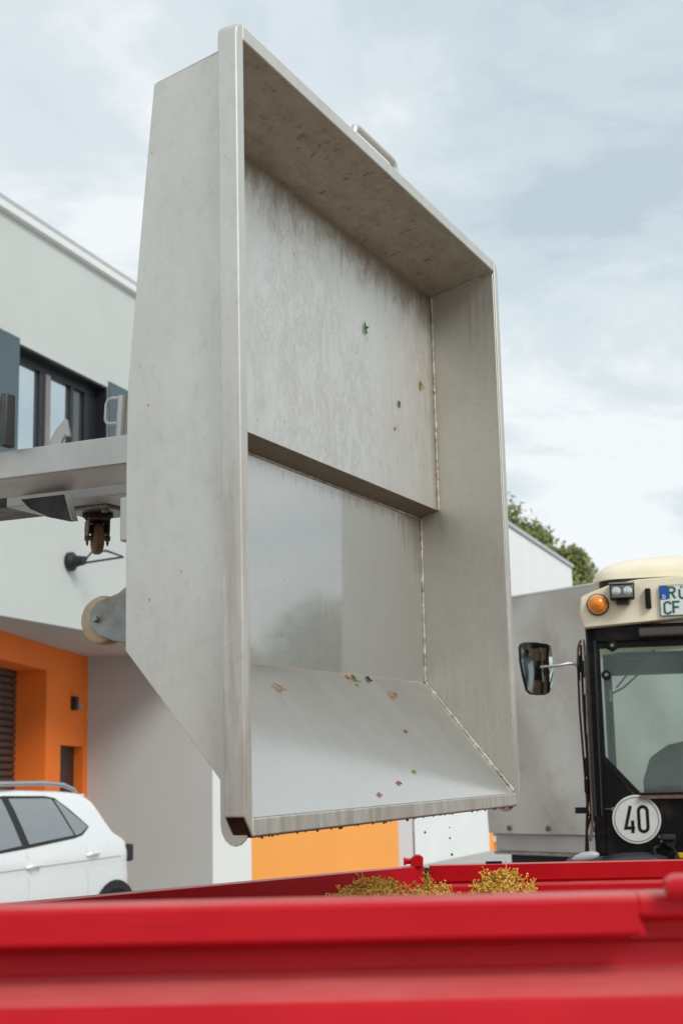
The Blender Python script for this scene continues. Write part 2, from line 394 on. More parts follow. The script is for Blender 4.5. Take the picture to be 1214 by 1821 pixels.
def cabglass():
    m, t, p = newmat('cab_glass')
    p.inputs['Base Color'].default_value = (.62, .80, .74, 1); p.inputs['Roughness'].default_value = .02
    p.inputs['Alpha'].default_value = 1
    tr = N_(t, 'ShaderNodeBsdfTransparent'); tr.inputs[0].default_value = (.88, .98, .945, 1)
    gl = N_(t, 'ShaderNodeBsdfGlossy'); gl.inputs['Roughness'].default_value = .03
    du = N_(t, 'ShaderNodeBsdfDiffuse'); du.inputs[0].default_value = (.60, .70, .66, 1)
    v = coord(t); n = noise(t, v, 3.5, 5)
    a = N_(t, 'ShaderNodeMixShader'); L_(t, ramp(t, n, [(.3, .05), (.7, .12)]), a.inputs[0]); L_(t, tr.outputs[0], a.inputs[1]); L_(t, du.outputs[0], a.inputs[2])
    b = N_(t, 'ShaderNodeMixShader'); fr = N_(t, 'ShaderNodeFresnel'); fr.inputs[0].default_value = 1.38
    L_(t, fr.outputs[0], b.inputs[0]); L_(t, a.outputs[0], b.inputs[1]); L_(t, gl.outputs[0], b.inputs[2])
    for n_ in t.nodes:
        if n_.type == 'OUTPUT_MATERIAL': L_(t, b.outputs[0], n_.inputs[0])
    t.nodes.remove(p)
    return m
M_cab = cabglass()

def foliage(name, *cols):
    m, t, p = newmat(name)
    i = N_(t, 'ShaderNodeNewGeometry'); n = len(cols)
    c = ramp(t, i.outputs['Random Per Island'], [(k / max(1, n - 1), q) for k, q in enumerate(cols)])
    L_(t, c, p.inputs['Base Color']); p.inputs['Roughness'].default_value = .6
    return m
M_leaf = foliage('tree_leaves', (.09, .12, .03), (.24, .25, .07))
M_bark = simple('bark', (.07, .055, .04), .9, 0, .3, 5, .5)
M_stem = foliage('grape_stem_green', (.30, .10, .02), (.62, .26, .03), (.86, .56, .10), (.78, .50, .08), (.52, .40, .06))
M_pulp = simple('grape_pomace', (.20, .11, .03), .7, 0, .5, 60, .8)
M_vleaf = simple('vine_leaf_green', (.035, .12, .02), .5, 0, .4, 60)
M_vleaf2 = simple('vine_leaf_yellow', (.30, .26, .03), .5, 0, .5, 70)
M_vleaf3 = simple('vine_leaf_dark', (.012, .035, .012), .4, 0, .4, 60)
M_seed = simple('brown_husk', (.42, .17, .03), .5, 0, .4, 60)
M_seed2 = simple('rust_husk', (.34, .06, .02), .5, 0, .4, 60)

# ================================================================ SETTING: ground
g = MB().add([(-150, -60, 0), (150, -60, 0), (150, 400, 0), (-150, 400, 0)], [(0, 1, 2, 3)]).build('ground', M_conc)
tag(g, kind='structure')

# ================================================================ BUILDING (x along facade, y into it, z up)
A = Vector((.344, .939, 0)).normalized(); NO = Vector((A.y, -A.x, 0))
BF = frame(NO * -8.5, A, -NO, (0, 0, 1))
bld = thing('commercial_building', 'pale grey rendered commercial building with overhanging upper floor and orange walls below', 'building', BF)
def wallgrid(mb, x0, x1, z0, z1, holes, y=0.0, depth=.25):
    xs = sorted({x0, x1, *[h[0] for h in holes], *[h[1] for h in holes]}); zs = sorted({z0, z1, *[h[2] for h in holes], *[h[3] for h in holes]})
    for i in range(len(xs) - 1):
        for j in range(len(zs) - 1):
            cx, cz = (xs[i] + xs[i + 1]) / 2, (zs[j] + zs[j + 1]) / 2
            if any(h[0] < cx < h[1] and h[2] < cz < h[3] for h in holes): continue
            mb.add([(xs[i], y, zs[j]), (xs[i + 1], y, zs[j]), (xs[i + 1], y, zs[j + 1]), (xs[i], y, zs[j + 1])], [(0, 1, 2, 3)])
    for a, b, c, d in holes:
        mb.add([(a, y, c), (b, y, c), (b, y, d), (a, y, d), (a, y + depth, c), (b, y + depth, c), (b, y + depth, d), (a, y + depth, d)],
               [(0, 1, 5, 4), (1, 2, 6, 5), (2, 3, 7, 6), (3, 0, 4, 7)])
    return mb
XL, XR, ZS, ZT = 1.5, 25.908, 3.415, 7.867
m = MB(); wallgrid(m, XL, XR, ZS, ZT, [(12.958, 14.93, 4.96, 6.463)], 0, .26)
m.add([(XL, 0, ZS), (XL, 12, ZS), (XL, 12, ZT), (XL, 0, ZT)], [(0, 1, 2, 3)])
m.add([(XR, 0, ZS), (XR, 12, ZS), (XR, 12, ZT), (XR, 0, ZT)], [(0, 1, 2, 3)])
m.build('upper_wall', M_render, bld, fix=False)
MB().box((XL, 0.02, ZT - .02), (XR, 12, ZT + .05)).build('roof', M_soffit, bld)
f_ = MB().box((XL - .05, -.07, ZT), (XR, .12, 7.955)).build('roof_fascia', M_fascia, bld, bevel=.01)
MB().box((XL - .05, -.03, 7.957), (XR, .10, 8.04)).build('flashing', M_board, f_)
MB().add([(XL, 0, ZS), (17.879, 0, ZS), (17.504, 1.727, ZS), (XL, 1.727 - (17.504 - XL) * .2585 if False else 1.9, ZS), (XL, 4.5, ZS), (17.504, 4.5, ZS)],
         [(0, 1, 2, 3), ]).build('soffit', M_soffit, bld)
MB().add([(17.879, 0, 0), (17.504, 1.735, 0), (17.504, 1.735, ZS), (17.879, 0, ZS)], [(0, 1, 2, 3)]).build('recess_side_wall', M_recess, bld)
m = MB(); wallgrid(m, 17.879, 19.163, 0, ZS, []); m.build('white_pier', M_render2, bld)
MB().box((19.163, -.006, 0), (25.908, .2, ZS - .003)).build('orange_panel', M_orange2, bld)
# slate panels either side of the window
MB().box((8.6, -.02, 4.96), (12.95, .05, 6.513)).build('slate_panel', M_slate, bld)
MB().box((14.935, -.02, 4.96), (17.2, .05, 6.538)).build('slate_panel', M_slate, bld)
wf = MB()
WY = .20
for x0, x1, z0, z1 in ((12.958, 14.925, 4.96, 5.03), (12.958, 14.925, 6.33, 6.458), (12.958, 13.05, 5.03, 6.33), (13.62, 13.73, 5.03, 6.33), (14.30, 14.36, 5.03, 6.33), (14.62, 14.925, 5.03, 6.33)):
    wf.box((x0, WY - .06, z0), (x1, WY + .02, z1))
wf.box((14.90, .004, 4.965), (14.926, WY - .06, 6.458)); wf.box((12.96, .004, 6.435), (14.899, WY - .06, 6.459))
wfr = wf.build('window', M_anth, bld, bevel=.004)
MB().box((13.73, WY - .075, 5.03), (13.83, WY - .0, 6.33)).build('mullion', M_mull, wfr)
MB().box((13.05, WY - .02, 5.03), (13.62, WY - .01, 6.33)).build('pane', M_winglass, wfr)
MB().box((13.83, WY - .02, 5.03), (14.30, WY - .01, 6.33)).build('pane', M_winglass, wfr)
MB().box((14.36, WY - .02, 5.03), (14.62, WY - .01, 6.33)).build('pane', M_darkglass, wfr)
# recessed orange wall (skewed), local frame of the wall: t along, depth out
Dd = Vector((.098, .995, 0)).normalized(); Lp = Vector((-3.944, 16.268, 0))
inv = BF.inverted()
def ow(t, d, z): return inv @ (Lp + Dd * t - Vector((Dd.y, -Dd.x, 0)) * d + Vector((0, 0, z)))
def owbox(mb, t0, t1, d0, d1, z0, z1):
    vs = [ow(t, d, z) for z in (z0, z1) for d in (d0, d1) for t in (t0, t1)]
    mb.add(vs, [(0, 1, 3, 2), (4, 6, 7, 5), (0, 4, 5, 1), (1, 5, 7, 3), (3, 7, 6, 2), (2, 6, 4, 0)]); return mb
TE = 3.70
m = MB()
for t0, t1, z0, z1 in ((-9, -3.2, 0, ZS - .004), (-3.2, 1.8, 3.09, ZS - .004), (1.8, 2.434, 0, ZS - .004), (2.434, 3.48, 2.17, ZS - .004), (3.48, TE, 0, ZS - .004)):
    m.add([ow(t0, 0, z0), ow(t1, 0, z0), ow(t1, 0, z1), ow(t0, 0, z1)], [(0, 1, 2, 3)])
for a, b, z, d in ((-3.2, 1.8, 3.09, .42), (2.434, 3.48, 2.17, .16)):
    m.add([ow(a, 0, 0), ow(a, d, 0), ow(a, d, z), ow(a, 0, z), ow(b, 0, 0), ow(b, d, 0), ow(b, d, z), ow(b, 0, z)], [(0, 1, 2, 3), (4, 5, 6, 7), (3, 2, 6, 7)])
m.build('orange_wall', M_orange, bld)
m = MB()
zz_ = 0.0
while zz_ < 3.09:
    z1 = min(zz_ + .088, 3.089)
    m.add([ow(-3.2, .42, zz_), ow(1.8, .42, zz_), ow(1.8, .385, zz_ + .03), ow(-3.2, .385, zz_ + .03), ow(1.8, .39, z1 - .012), ow(-3.2, .39, z1 - .012), ow(1.8, .42, z1), ow(-3.2, .42, z1)],
          [(0, 1, 2, 3), (3, 2, 4, 5), (5, 4, 6, 7)]); zz_ += .088
m.build('roller_shutter', M_shutter, bld)
dr = owbox(MB(), 2.434, 3.46, .12, .16, 0, 2.168).build('door', M_anth, bld)
owbox(MB(), 3.30, 3.40, .06, .115, .95, 1.3).build('handle', M_silver, dr)
lb = owbox(MB(), 2.86, 2.98, -.08, -.0, 2.64, 2.82).build('wall_lamp', M_anth, bld, bevel=.01)
owbox(MB(), 2.985, 3.05, -.10, -.02, 2.66, 2.72).build('lens', M_lamplens, lb)

fl = thing('floodlight', 'black wall floodlight with thin frame on the white upper wall', 'floodlight', BF @ Matrix.Translation((14.08, 0, 4.17)))
MB().lathe((0, -.004, 0), (0, -1, 0), [(0, .11), (.05, .11), (.08, .07), (.2, .05)]).build('wall_mount', M_anth, fl)
MB().tube([(0, -.13, 0), (.01, -.17, .01), (.05, -.20, .04)], [.045, .04, .022], 12).build('arm', M_anth, fl)
MB().tube([(.05, -.15, -.02), (.10, -.24, .11), (.15, -.40, .12), (.20, -.60, .04)], .013, 8, closed=True).build('lamp_frame', M_anth, fl)

# second building, further along
HF = frame(NO * -8.5 + A * 25.912, A, -NO, (0, 0, 1))
hall = thing('white_hall', 'long white rendered hall with thin orange corner strip beyond the orange panel', 'building', HF)
m = MB(); wallgrid(m, 1.006, 18.2, 0, 8.08, [(7.05, 9.4, .18, 1.5)], 0, .2)
m.add([(18.2, 0, 0), (18.2, 14, 0), (18.2, 14, 8.08), (18.2, 0, 8.08)], [(0, 1, 2, 3)])
m.add([(0, .3, 3.42), (0, 14, 3.42), (0, 14, 8.08), (0, .3, 8.08)], [(0, 1, 2, 3)])
m.add([(0, .02, 7.8), (1.006, .02, 7.8), (1.006, .02, 8.08), (0, .02, 8.08)], [(0, 1, 2, 3)])
m.build('wall', M_render2, hall, fix=False)
MB().box((.002, .03, 0), (1.003, .3, 7.8)).build('pale_pier', M_pinkish, hall)
MB().box((0, .05, 8.06), (18.2, 14, 8.1)).build('roof', M_soffit, hall)
MB().box((-.02, -.06, 8.10), (18.26, .14, 8.2)).build('roof_edge', M_board, hall)
MB().box((6.708, -.03, 0), (6.964, .02, 3.4)).build('orange_strip', M_orange2, hall)
wv = MB().box((7.05, .10, .32), (9.4, .14, 1.5)).build('window', M_slate, hall)
MB().box((7.0, -.09, .18), (9.45, .09, .30)).build('sill', M_fascia, wv)
MB().box((6.97, -.025, .0), (12, .015, .17)).build('orange_plinth', M_orange, hall)

# ================================================================ TREES
def tree(name, label, x, y, h, cr_r, seed, group, nleaf=9000, leaf=.16):
    rnd = random.Random(seed)
    t = thing(name, label, 'tree', loc=(x, y, 0), group=group)
    tr = MB(); tr.tube([(0, 0, 0), (.1, 0, h * .3), (-.05, .1, h * .55), (.1, 0, h * .9)], [h * .024, h * .018, h * .012, h * .003], 8)
    cl = []
    for k in range(34):
        a = rnd.uniform(0, 6.283); zc = rnd.uniform(.35, .97) * h; q = (zc / h - .35) / .62
        rr = cr_r * math.sin(math.pi * min(1, .22 + .75 * q)) * rnd.uniform(.35, 1.0)
        c = Vector((math.cos(a) * rr, math.sin(a) * rr, zc)); cl.append((c, rnd.uniform(.10, .21) * cr_r * 2))
        z0 = zc * rnd.uniform(.5, .75)
        if k % 2 == 0: tr.tube([(0, 0, z0), tuple(c * .5 + Vector((0, 0, z0)) * .5 + Vector((0, 0, .1))), tuple(c)], [h * .008, h * .005, h * .002], 5)
    tr.build('trunk', M_bark, t)
    m = MB()
    for k in range(nleaf):
        c, r_ = rnd.choice(cl)
        d = Vector((rnd.gauss(0, 1), rnd.gauss(0, 1), rnd.gauss(0, 1))).normalized() * r_ * rnd.random() ** .45 * rnd.choice((1, 1, 1, 1.25))
        d.z *= .8; p = c + d
        a = Vector((rnd.gauss(0, 1), rnd.gauss(0, 1), rnd.gauss(0, 1))).normalized(); b = a.orthogonal().normalized() * leaf * rnd.uniform(.4, .8); a *= leaf * rnd.uniform(.7, 1.3)
        m.add([p - a, p - b * .8, p + a, p + b * .8], [(0, 1, 2, 3)])
    m.build('crown', M_leaf, t, smooth=False, fix=False)
    return t
tree('broadleaf_tree', 'tall leafy tree directly behind the roof of the white hall', 6.7, 62, 13.3, 3.2, 3, 'trees behind the white hall', 14000, .17)
tree('broadleaf_tree', 'lower leafy tree beside the end of the white hall, above the truck', 9.5, 60, 11.3, 2.3, 5, 'trees behind the white hall', 11000, .16)
tree('broadleaf_tree', 'middle leafy tree between two others behind the roof of the white hall', 8.2, 61, 12.3, 2.7, 8, 'trees behind the white hall', 11000, .16)
# trees the panel of the bin mirrors, standing right of the yard
RT = [(24.2, 23.5, 5.3, 2.9, 11), (26.2, 19.8, 4.5, 3.0, 12), (23.5, 18.0, 4.3, 2.4, 13), (28.2, 17.2, 5.5, 3.2, 14)]
for i, (x, y, h, r_, s_) in enumerate(RT):
    tree('broadleaf_tree', ['tree at the far right edge of the yard nearest the truck', 'wide tree at the right of the yard between two others', 'low tree behind the truck at the right of the yard', 'outermost tree at the right of the yard'][i], x, y, h, r_, s_, 'trees along the right of the yard', 4500, .2)

# ================================================================ WHITE CAR (x = forward, y = left, z up)
CF = frame(NO * -7.48 + A * 12.31, -A, NO, (0, 0, 1))
car = thing('parked_car', 'white compact SUV with grey roof rails parked before the orange wall', 'car', CF)
def lerp(tab, x):
    if x <= tab[0][0]: return tab[0][1]
    for (a, b), (c, d) in zip(tab, tab[1:]):
        if x <= c: return b + (d - b) * (x - a) / (c - a)
    return tab[-1][1]
TOP = [(-.06, .58), (-.05, .74), (-.01, .86), (.03, .95), (.06, 1.04), (.11, 1.12), (.2, 1.15), (.30, 1.18), (.42, 1.22), (.48, 1.29), (.54, 1.41), (.60, 1.51), (.70, 1.57), (.85, 1.592), (1.1, 1.605), (1.7, 1.62), (2.3, 1.60), (2.6, 1.52), (2.9, 1.33), (3.2, 1.13), (3.35, 1.08), (3.9, .98), (4.05, .85), (4.12, .62)]
HW = [(.2, .82), (.32, .87), (.55, .88), (.80, .885), (.93, .875), (1.0, .88), (1.06, .872), (1.15, .84), (1.3, .775), (1.45, .705), (1.55, .65), (1.62, .60)]
def taper(x): return 1 - .30 * max(0, (.42 - x) / .48) ** 2.4 - .22 * max(0, (x - 3.6) / .52) ** 2.2
def sidey(x, z): return lerp(HW, z) * taper(x)
m = MB(); xs = [-.06, -.055, -.05, -.03, -.01, .01, .03, .045, .065, .09, .13, .18, .23, .28, .33, .38, .44, .5, .55, .6, .64, .68, .74, .8, .9, 1.1, 1.3, 1.5, 1.7, 2.0, 2.3, 2.45, 2.6, 2.75, 2.9, 3.05, 3.2, 3.35, 3.6, 3.75, 3.9, 4.0, 4.05, 4.12]
zl = [.2, .3, .42, .55, .7, .8, .9, .95, 1.0, 1.04, 1.1, 1.15, 1.2, 1.3, 1.4, 1.48, 1.55]
rows = []
for x in xs:
    zt = lerp(TOP, x); ring = []
    for z in zl:
        z_ = min(z, zt - .05 + .0012 * zl.index(z)); ring.append((x, sidey(x, z_), z_))
    ye = ring[-1][1]; ze = max(ring[-1][2], zt - .05)
    for k, (fy, fz) in enumerate(((.97, .6), (.9, .78), (.75, .9), (.5, .97), (.25, 1.0), (0, 1.0))): ring.append((x, ye * fy, ze + (zt - ze) * fz))
    rows.append(ring + [(a, -b, c) for a, b, c in ring[-2::-1]])
n = len(rows[0])
for rw in rows: m.v += rw
for i in range(len(rows) - 1):
    for k in range(n - 1): m.f.append((i * n + k, i * n + k + 1, (i + 1) * n + k + 1, (i + 1) * n + k))
m.f.append(tuple(range(n))); m.f.append(tuple((len(rows) - 1) * n + k for k in range(n)))
for i in range(len(rows) - 1): m.f.append((i * n, (i + 1) * n, (i + 1) * n + n - 1, i * n + n - 1))
body = m.build('body', M_carw, car, ang=75)
def sidepoly(name, poly, mat, parent, off, th=.012, sgn=1):
    """polygon on the side of the car, following its curve"""
    bm = bmesh.new(); f = bm.faces.new([bm.verts.new((x, 0, z)) for x, z in poly])
    bmesh.ops.triangulate(bm, faces=[f])
    for _ in range(3): bmesh.ops.subdivide_edges(bm, edges=[e_ for e_ in bm.edges if e_.calc_length() > .09], cuts=1, use_grid_fill=True); bmesh.ops.triangulate(bm, faces=bm.faces)
    ex = bmesh.ops.extrude_face_region(bm, geom=list(bm.faces)); inner = {v for v in ex['geom'] if isinstance(v, bmesh.types.BMVert)}
    for v in bm.verts: v.co.y = sgn * (sidey(v.co.x, v.co.z) + off - (th if v in inner else 0))
    bmesh.ops.recalc_face_normals(bm, faces=bm.faces)
    me = bpy.data.meshes.new(name); bm.to_mesh(me); bm.free(); me.materials.append(mat)
    o = bpy.data.objects.new(name, me); COL.objects.link(o); o.parent = parent; return o
for sg in (1, -1):
    sidepoly('window_trim', [(3.0, 1.10), (2.4, 1.545), (1.97, 1.565), (1.35, 1.555), (1.20, 1.535), (1.02, 1.42), (.82, 1.275), (.86, 1.255), (.98, 1.205), (1.12, 1.185), (1.9, 1.135), (2.3, 1.115)], M_blackpl, car, .006, .02, sg)
    sidepoly('window', [(2.88, 1.125), (2.38, 1.525), (2.03, 1.54), (1.985, 1.16), (2.3, 1.138)], M_carg, car, .011, .006, sg)
    sidepoly('window', [(1.87, 1.165), (1.925, 1.54), (1.36, 1.533), (1.27, 1.525), (1.13, 1.21)], M_carg, car, .011, .006, sg)
    sidepoly('window', [(1.235, 1.52), (1.18, 1.505), (1.04, 1.405), (.85, 1.277), (1.0, 1.222), (1.10, 1.208)], M_carg, car, .011, .006, sg)
    # door handles, crease, shut lines
    for hx, hz in ((1.87, .985), (.90, 1.035)):
        h = MB().tube([(hx - .10, sg * (sidey(hx, hz) + .002), hz), (hx - .07, sg * (sidey(hx, hz) + .035), hz + .012), (hx + .07, sg * (sidey(hx, hz) + .035), hz + .008), (hx + .10, sg * (sidey(hx, hz) + .002), hz - .004)], .014, 8).build('door_handle', M_carw, car)
        MB().lathe((hx, sg * (sidey(hx, hz) - .005), hz - .012), (0, sg, 0), [(0, .055), (.008, .05)], 16).build('recess', M_carw, h)
    m = MB()
    pts = [(x, .995 - .018 * (x - .2) * .7) for x in (.15, .4, .7, 1.0, 1.4, 1.8, 2.2, 2.6, 3.0, 3.3)]
    m.tube([(x, sg * (sidey(x, z) - .004), z) for x, z in pts], .0065, 6)
    m.build('side_crease', M_silver, car)
    for px in (.98, 1.93, 2.95):
        MB().tube([(px + .0 + .06 * (z < .6) * 0, sg * (sidey(px, z) - .0025), z) for z in (.42, .6, .8, .93, 1.05, 1.12)], .0035, 6).build('door_gap', M_silver, car)
    for wx in (.50, 3.35):
        a_ = [(wx + .46 * math.cos(g_), .33 + .46 * math.sin(g_)) for g_ in [math.pi * k / 16 for k in range(17)]]
        b_ = [(wx + .385 * math.cos(g_), .33 + .385 * math.sin(g_)) for g_ in [math.pi * k / 16 for k in range(16, -1, -1)]]
        m = MB(); yo = sg * .893; yi = sg * .80; k = 17
        vs = [(x, yo, z) for x, z in a_] + [(x, yo, z) for x, z in b_[::-1]] + [(x, yi, z) for x, z in a_] + [(x, yi, z) for x, z in b_[::-1]]
        fs = []
        for i in range(k - 1): fs += [(i, i + 1, k + i + 1, k + i), (i, 2 * k + i, 2 * k + i + 1, i + 1), (k + i, k + i + 1, 3 * k + i + 1, 3 * k + i)]
        m.add(vs, fs).build('wheel_arch', M_blackpl, car)
        MB().lathe((wx, sg * .70, .33), (0, sg, 0), [(0, .383), (.187, .383)], 32).build('arch_liner', M_ink, car)
        wh = MB().lathe((wx, sg * .705, .33), (0, sg, 0), [(0, .28), (.02, .325), (.1, .33), (.18, .325), (.2, .27)], 32).build('wheel', M_rubber, car)
        rim_ = MB().lathe((wx, sg * .80, .33), (0, sg, 0), [(0, .22), (.1, .235), (.108, .21), (.095, .05), (.11, .03)], 24).build('rim', M_silver, wh)
    m = MB().tube([(.72, sg * .60, 1.575), (.80, sg * .605, 1.605), (.95, sg * .60, 1.645), (1.3, sg * .595, 1.665), (2.0, sg * .595, 1.662), (2.3, sg * .60, 1.64), (2.42, sg * .61, 1.59)], [.012, .02, .022, .022, .022, .02, .012], 8)
    m.build('roof_rail', M_silver, car)
    tl = MB().box((.035, sg * .50, .93), (.20, sg * .825, 1.09)).build('tail_light', M_blackpl, car, bevel=.02)
    MB().box((.01, sg * .60, 1.05), (.12, sg * .80, 1.08)).build('reflector', M_lamplens, tl, bevel=.006)
    MB().box((3.9, sg * .45, .72), (4.08, sg * .74, .84)).build('headlight', M_lamplens, car, bevel=.03)
    mr = MB().box((2.72, sg * .90, 1.10), (2.84, sg * 1.08, 1.23)).build('wing_mirror', M_carw, car, bevel=.03)
MB().box((.50, -.56, 1.535), (.78, .56, 1.562)).build('spoiler', M_carw, car, bevel=.012)
MB().plate((.43, -.56, 1.245), (.43, .56, 1.245), (.575, .5, 1.48), (.575, -.5, 1.48), (-.7, 0, .7), .008).build('rear_window', M_carg, car)
MB().plate((3.16, -.64, 1.165), (3.16, .64, 1.165), (2.62, .55, 1.52), (2.62, -.55, 1.52), (.55, 0, .83), .012).build('windscreen', M_carg, car)
MB().box((-.09, -.60, .32), (-.0, .60, .60)).build('rear_bumper', M_blackpl, car, bevel=.03)

# ================================================================ TRUCK with tarpaulin
T1 = Vector((.612, -.791, 0)).normalized(); T2 = Vector((.791, .612, 0)).normalized()
trk = thing('tarpaulin_truck', 'truck body with grey tarpaulin and grey dropside standing behind the tractor', 'truck', frame((1.296, 12.3, 0), T1, T2, (0, 0, 1)))
# tarp as a cloth grid with shallow folds
def cloth(x0, x1, z0, z1, nx, nz, fn):
    mb = MB()
    for j in range(nz + 1):
        for i in range(nx + 1): mb.v.append(fn(x0 + (x1 - x0) * i / nx, z0 + (z1 - z0) * j / nz))
    for j in range(nz):
        for i in range(nx): a = j * (nx + 1) + i; mb.f.append((a, a + 1, a + nx + 2, a + nx + 1))
    return mb
def fold(x, z):
    s = 0
    for k, (fx, fz, a, ph) in enumerate(((4.2, 1.7, .016, .3), (2.6, -3.6, .022, 1.9), (7.5, 5.1, .009, 4.0), (1.2, 1.1, .016, 2.2), (13, -9.0, .004, .7), (9, -7.0, .006, 2.7))): s += a * math.sin(fx * x + fz * z + ph + .6 * math.sin(2 * z + x))
    return s
tw = cloth(-.10, 2.55, 1.172, 3.13, 60, 50, lambda x, z: (x, fold(x, z) * 1.9 * min(1, (3.13 - z) * 4) - .03, z))
tarp = tw.build('tarpaulin', M_tarp, trk, fix=False)
cloth(0, 6.2, 1.172, 3.13, 60, 30, lambda y, z: (-.10 + fold(y, z) * .8 - .01, y, z)).build('tarpaulin', M_tarp, trk, fix=False)
MB().box((-.09, .0, 3.128), (2.55, 6.2, 3.16)).build('tarpaulin_roof', M_tarp, trk, bevel=.02)
MB().box((2.52, .03, 1.17), (2.56, 6.2, 3.12)).build('tarpaulin', M_tarp, trk)
for ex in (.223, .66, 1.1, 1.54, 1.98, 2.42):
    MB().lathe((ex, -.040 + 1.9 * fold(ex, 1.218), 1.218), (0, -1, 0), [(0, .022), (.01, .022), (.012, .008)], 16).build('eyelet', M_rustedge, tarp)
MB().box((0, -.03, 1.025), (2.5, .03, 1.165)).build('dropside', M_board, trk, bevel=.006)
MB().box((-.06, -.02, 1.0), (-.004, 6.2, 1.165)).build('dropside', M_board, trk, bevel=.006)
MB().box((-.06, -.045, 1.0), (2.5, .0, 1.022)).build('rub_rail', M_zinc, trk)
ch = MB().box((.05, .05, .62), (2.4, 6.1, .995)).build('chassis', M_under, trk)
for yy in (1.1, 2.2, 5.2):
    for xx in (.05, 2.1):
        w_ = MB().lathe((xx, yy, .48), (1, 0, 0), [(0, .38), (.03, .47), (.15, .48), (.27, .47), (.3, .38)], 28).build('wheel', M_rubber, trk)
        MB().lathe((xx - .012, yy, .48), (1, 0, 0), [(0, .24), (.324, .24)], 20).build('rim', M_silver, w_)
MB().box((.05, 6.4, .6), (2.45, 8.2, 2.6)).build('cab', M_fascia, trk, bevel=.12, seg=4)
# stitched patch low on the tarpaulin
MB().box((.02, -.045, 1.44), (.10, -.038, 1.52)).build('patch', M_soffit, tarp)

# ================================================================ TRACTOR (x right, y forward, z up; origin rear left corner of cab)
th12 = R(12)
E1 = Vector((math.cos(th12), -math.sin(th12), 0)); E2 = Vector((math.sin(th12), math.cos(th12), 0))
trc = thing('narrow_tractor', 'narrow vineyard tractor with cream cab roof and black rear frame', 'tractor', frame((1.0, 6.0, 0), E1, E2, (0, 0, 1)))
W_ = 1.0
# roof: lower visor band + domed cap, lofted outlines
def loft(mb, rings, cap=True):
    n = len(rings[0]); b = len(mb.v)
    for r_ in rings: mb.v += [tuple(p) for p in r_]
    for i in range(len(rings) - 1):
        for k in range(n): mb.f.append((b + i * n + k, b + i * n + (k + 1) % n, b + (i + 1) * n + (k + 1) % n, b + (i + 1) * n + k))
    if cap: mb.f.append(tuple(b + k for k in range(n))[::-1]); mb.f.append(tuple(b + (len(rings) - 1) * n + k for k in range(n)))
    return mb
def rrect(x0, x1, y0, y1, r, z, n=5):
    pts = []
    for cx, cy, a0 in ((x1 - r, y1 - r, 0), (x0 + r, y1 - r, 90), (x0 + r, y0 + r, 180), (x1 - r, y0 + r, 270)):
        for k in range(n + 1): a = R(a0 + 90 * k / n); pts.append((cx + r * math.cos(a), cy + r * math.sin(a), z))
    return pts
# visor: cross-section polygon (x,z) at the rear, extruded forward
vis = [(.015, 2.233), (.5, 2.262), (.985, 2.233), (1.0, 2.30), (.994, 2.362), (.975, 2.375), (.87, 2.412), (.75, 2.43), (.5, 2.438), (.25, 2.43), (.13, 2.412), (.025, 2.375), (.006, 2.362), (.0, 2.30)]
m = MB(); k = len(vis)
rings = []
for y_, sx, dz in ((-.02, 1.0, 0), (-.035, .985, -.0), (.3, 1.0, .0), (1.5, 1.0, 0)):
    rings.append([(.5 + (x - .5) * sx, y_, z + dz) for x, z in vis])
loft(m, [[(.5 + (x - .5) * .985, -.045, 2.335 + (z - 2.335) * .95) for x, z in vis]] + [[(x, -.03, z) for x, z in vis], [(x, 1.5, z) for x, z in vis]])
visor = m.build('roof_visor', M_cream, trc, ang=35)
rings = []
for z, ins, r_ in ((2.428, 0, .10), (2.45, .0, .10), (2.475, .012, .11), (2.50, .045, .12), (2.522, .10, .13), (2.540, .19, .14), (2.552, .30, .14)):
    rings.append(rrect(.062 + ins, .938 - ins, -.0 + ins * .9, 1.5 - ins, r_, z + .012))
cap_ = loft(MB(), rings).build('roof_cap', M_cream, trc, ang=50)
loft(MB(), [rrect(.082, .918, .004, 1.45, .10, 2.40), rrect(.082, .918, .004, 1.45, .10, 2.446)]).build('roof_seam', M_under, trc)
MB().lathe((.25, .06, 2.508), (0, -.3, 1), [(0, .012), (.006, .010)], 12).build('roof_bolt', M_zinc, cap_)
# amber light
am = MB().lathe((.077, -.05, 2.328), (0, -1, 0), [(-.01, .046), (.008, .046)], 28).build('indicator_light', M_ink, trc)
MB().lathe((.077, -.055, 2.328), (0, -1, 0), [(0, .042), (.02, .041), (.038, .033), (.050, .02), (.055, .004)], 28).build('amber_lens', M_amber, am)
# work lamp
wl = MB().box((.130, -.12, 2.340), (.230, -.055, 2.402)).build('work_lamp', M_ink, trc, bevel=.006)
MB().box((.135, -.1235, 2.345), (.225, -.119, 2.397)).build('reflector', M_lampdark, wl, bevel=.004)
for cx in (.157, .203):
    MB().lathe((cx, -.122, 2.372), (0, -1, 0), [(0, .020), (.004, .018), (.007, .010)], 20).build('lens', M_lamplens, wl)
MB().box((.128, -.125, 2.403), (.232, -.05, 2.409)).build('lamp_hood', M_zinc, wl)
MB().box((.155, -.11, 2.322), (.205, -.04, 2.339)).build('lamp_bracket', M_ink, wl)
MB().box((.272, -.072, 2.302), (.296, -.04, 2.386)).build('marker_lamp', M_ink, trc, bevel=.005)
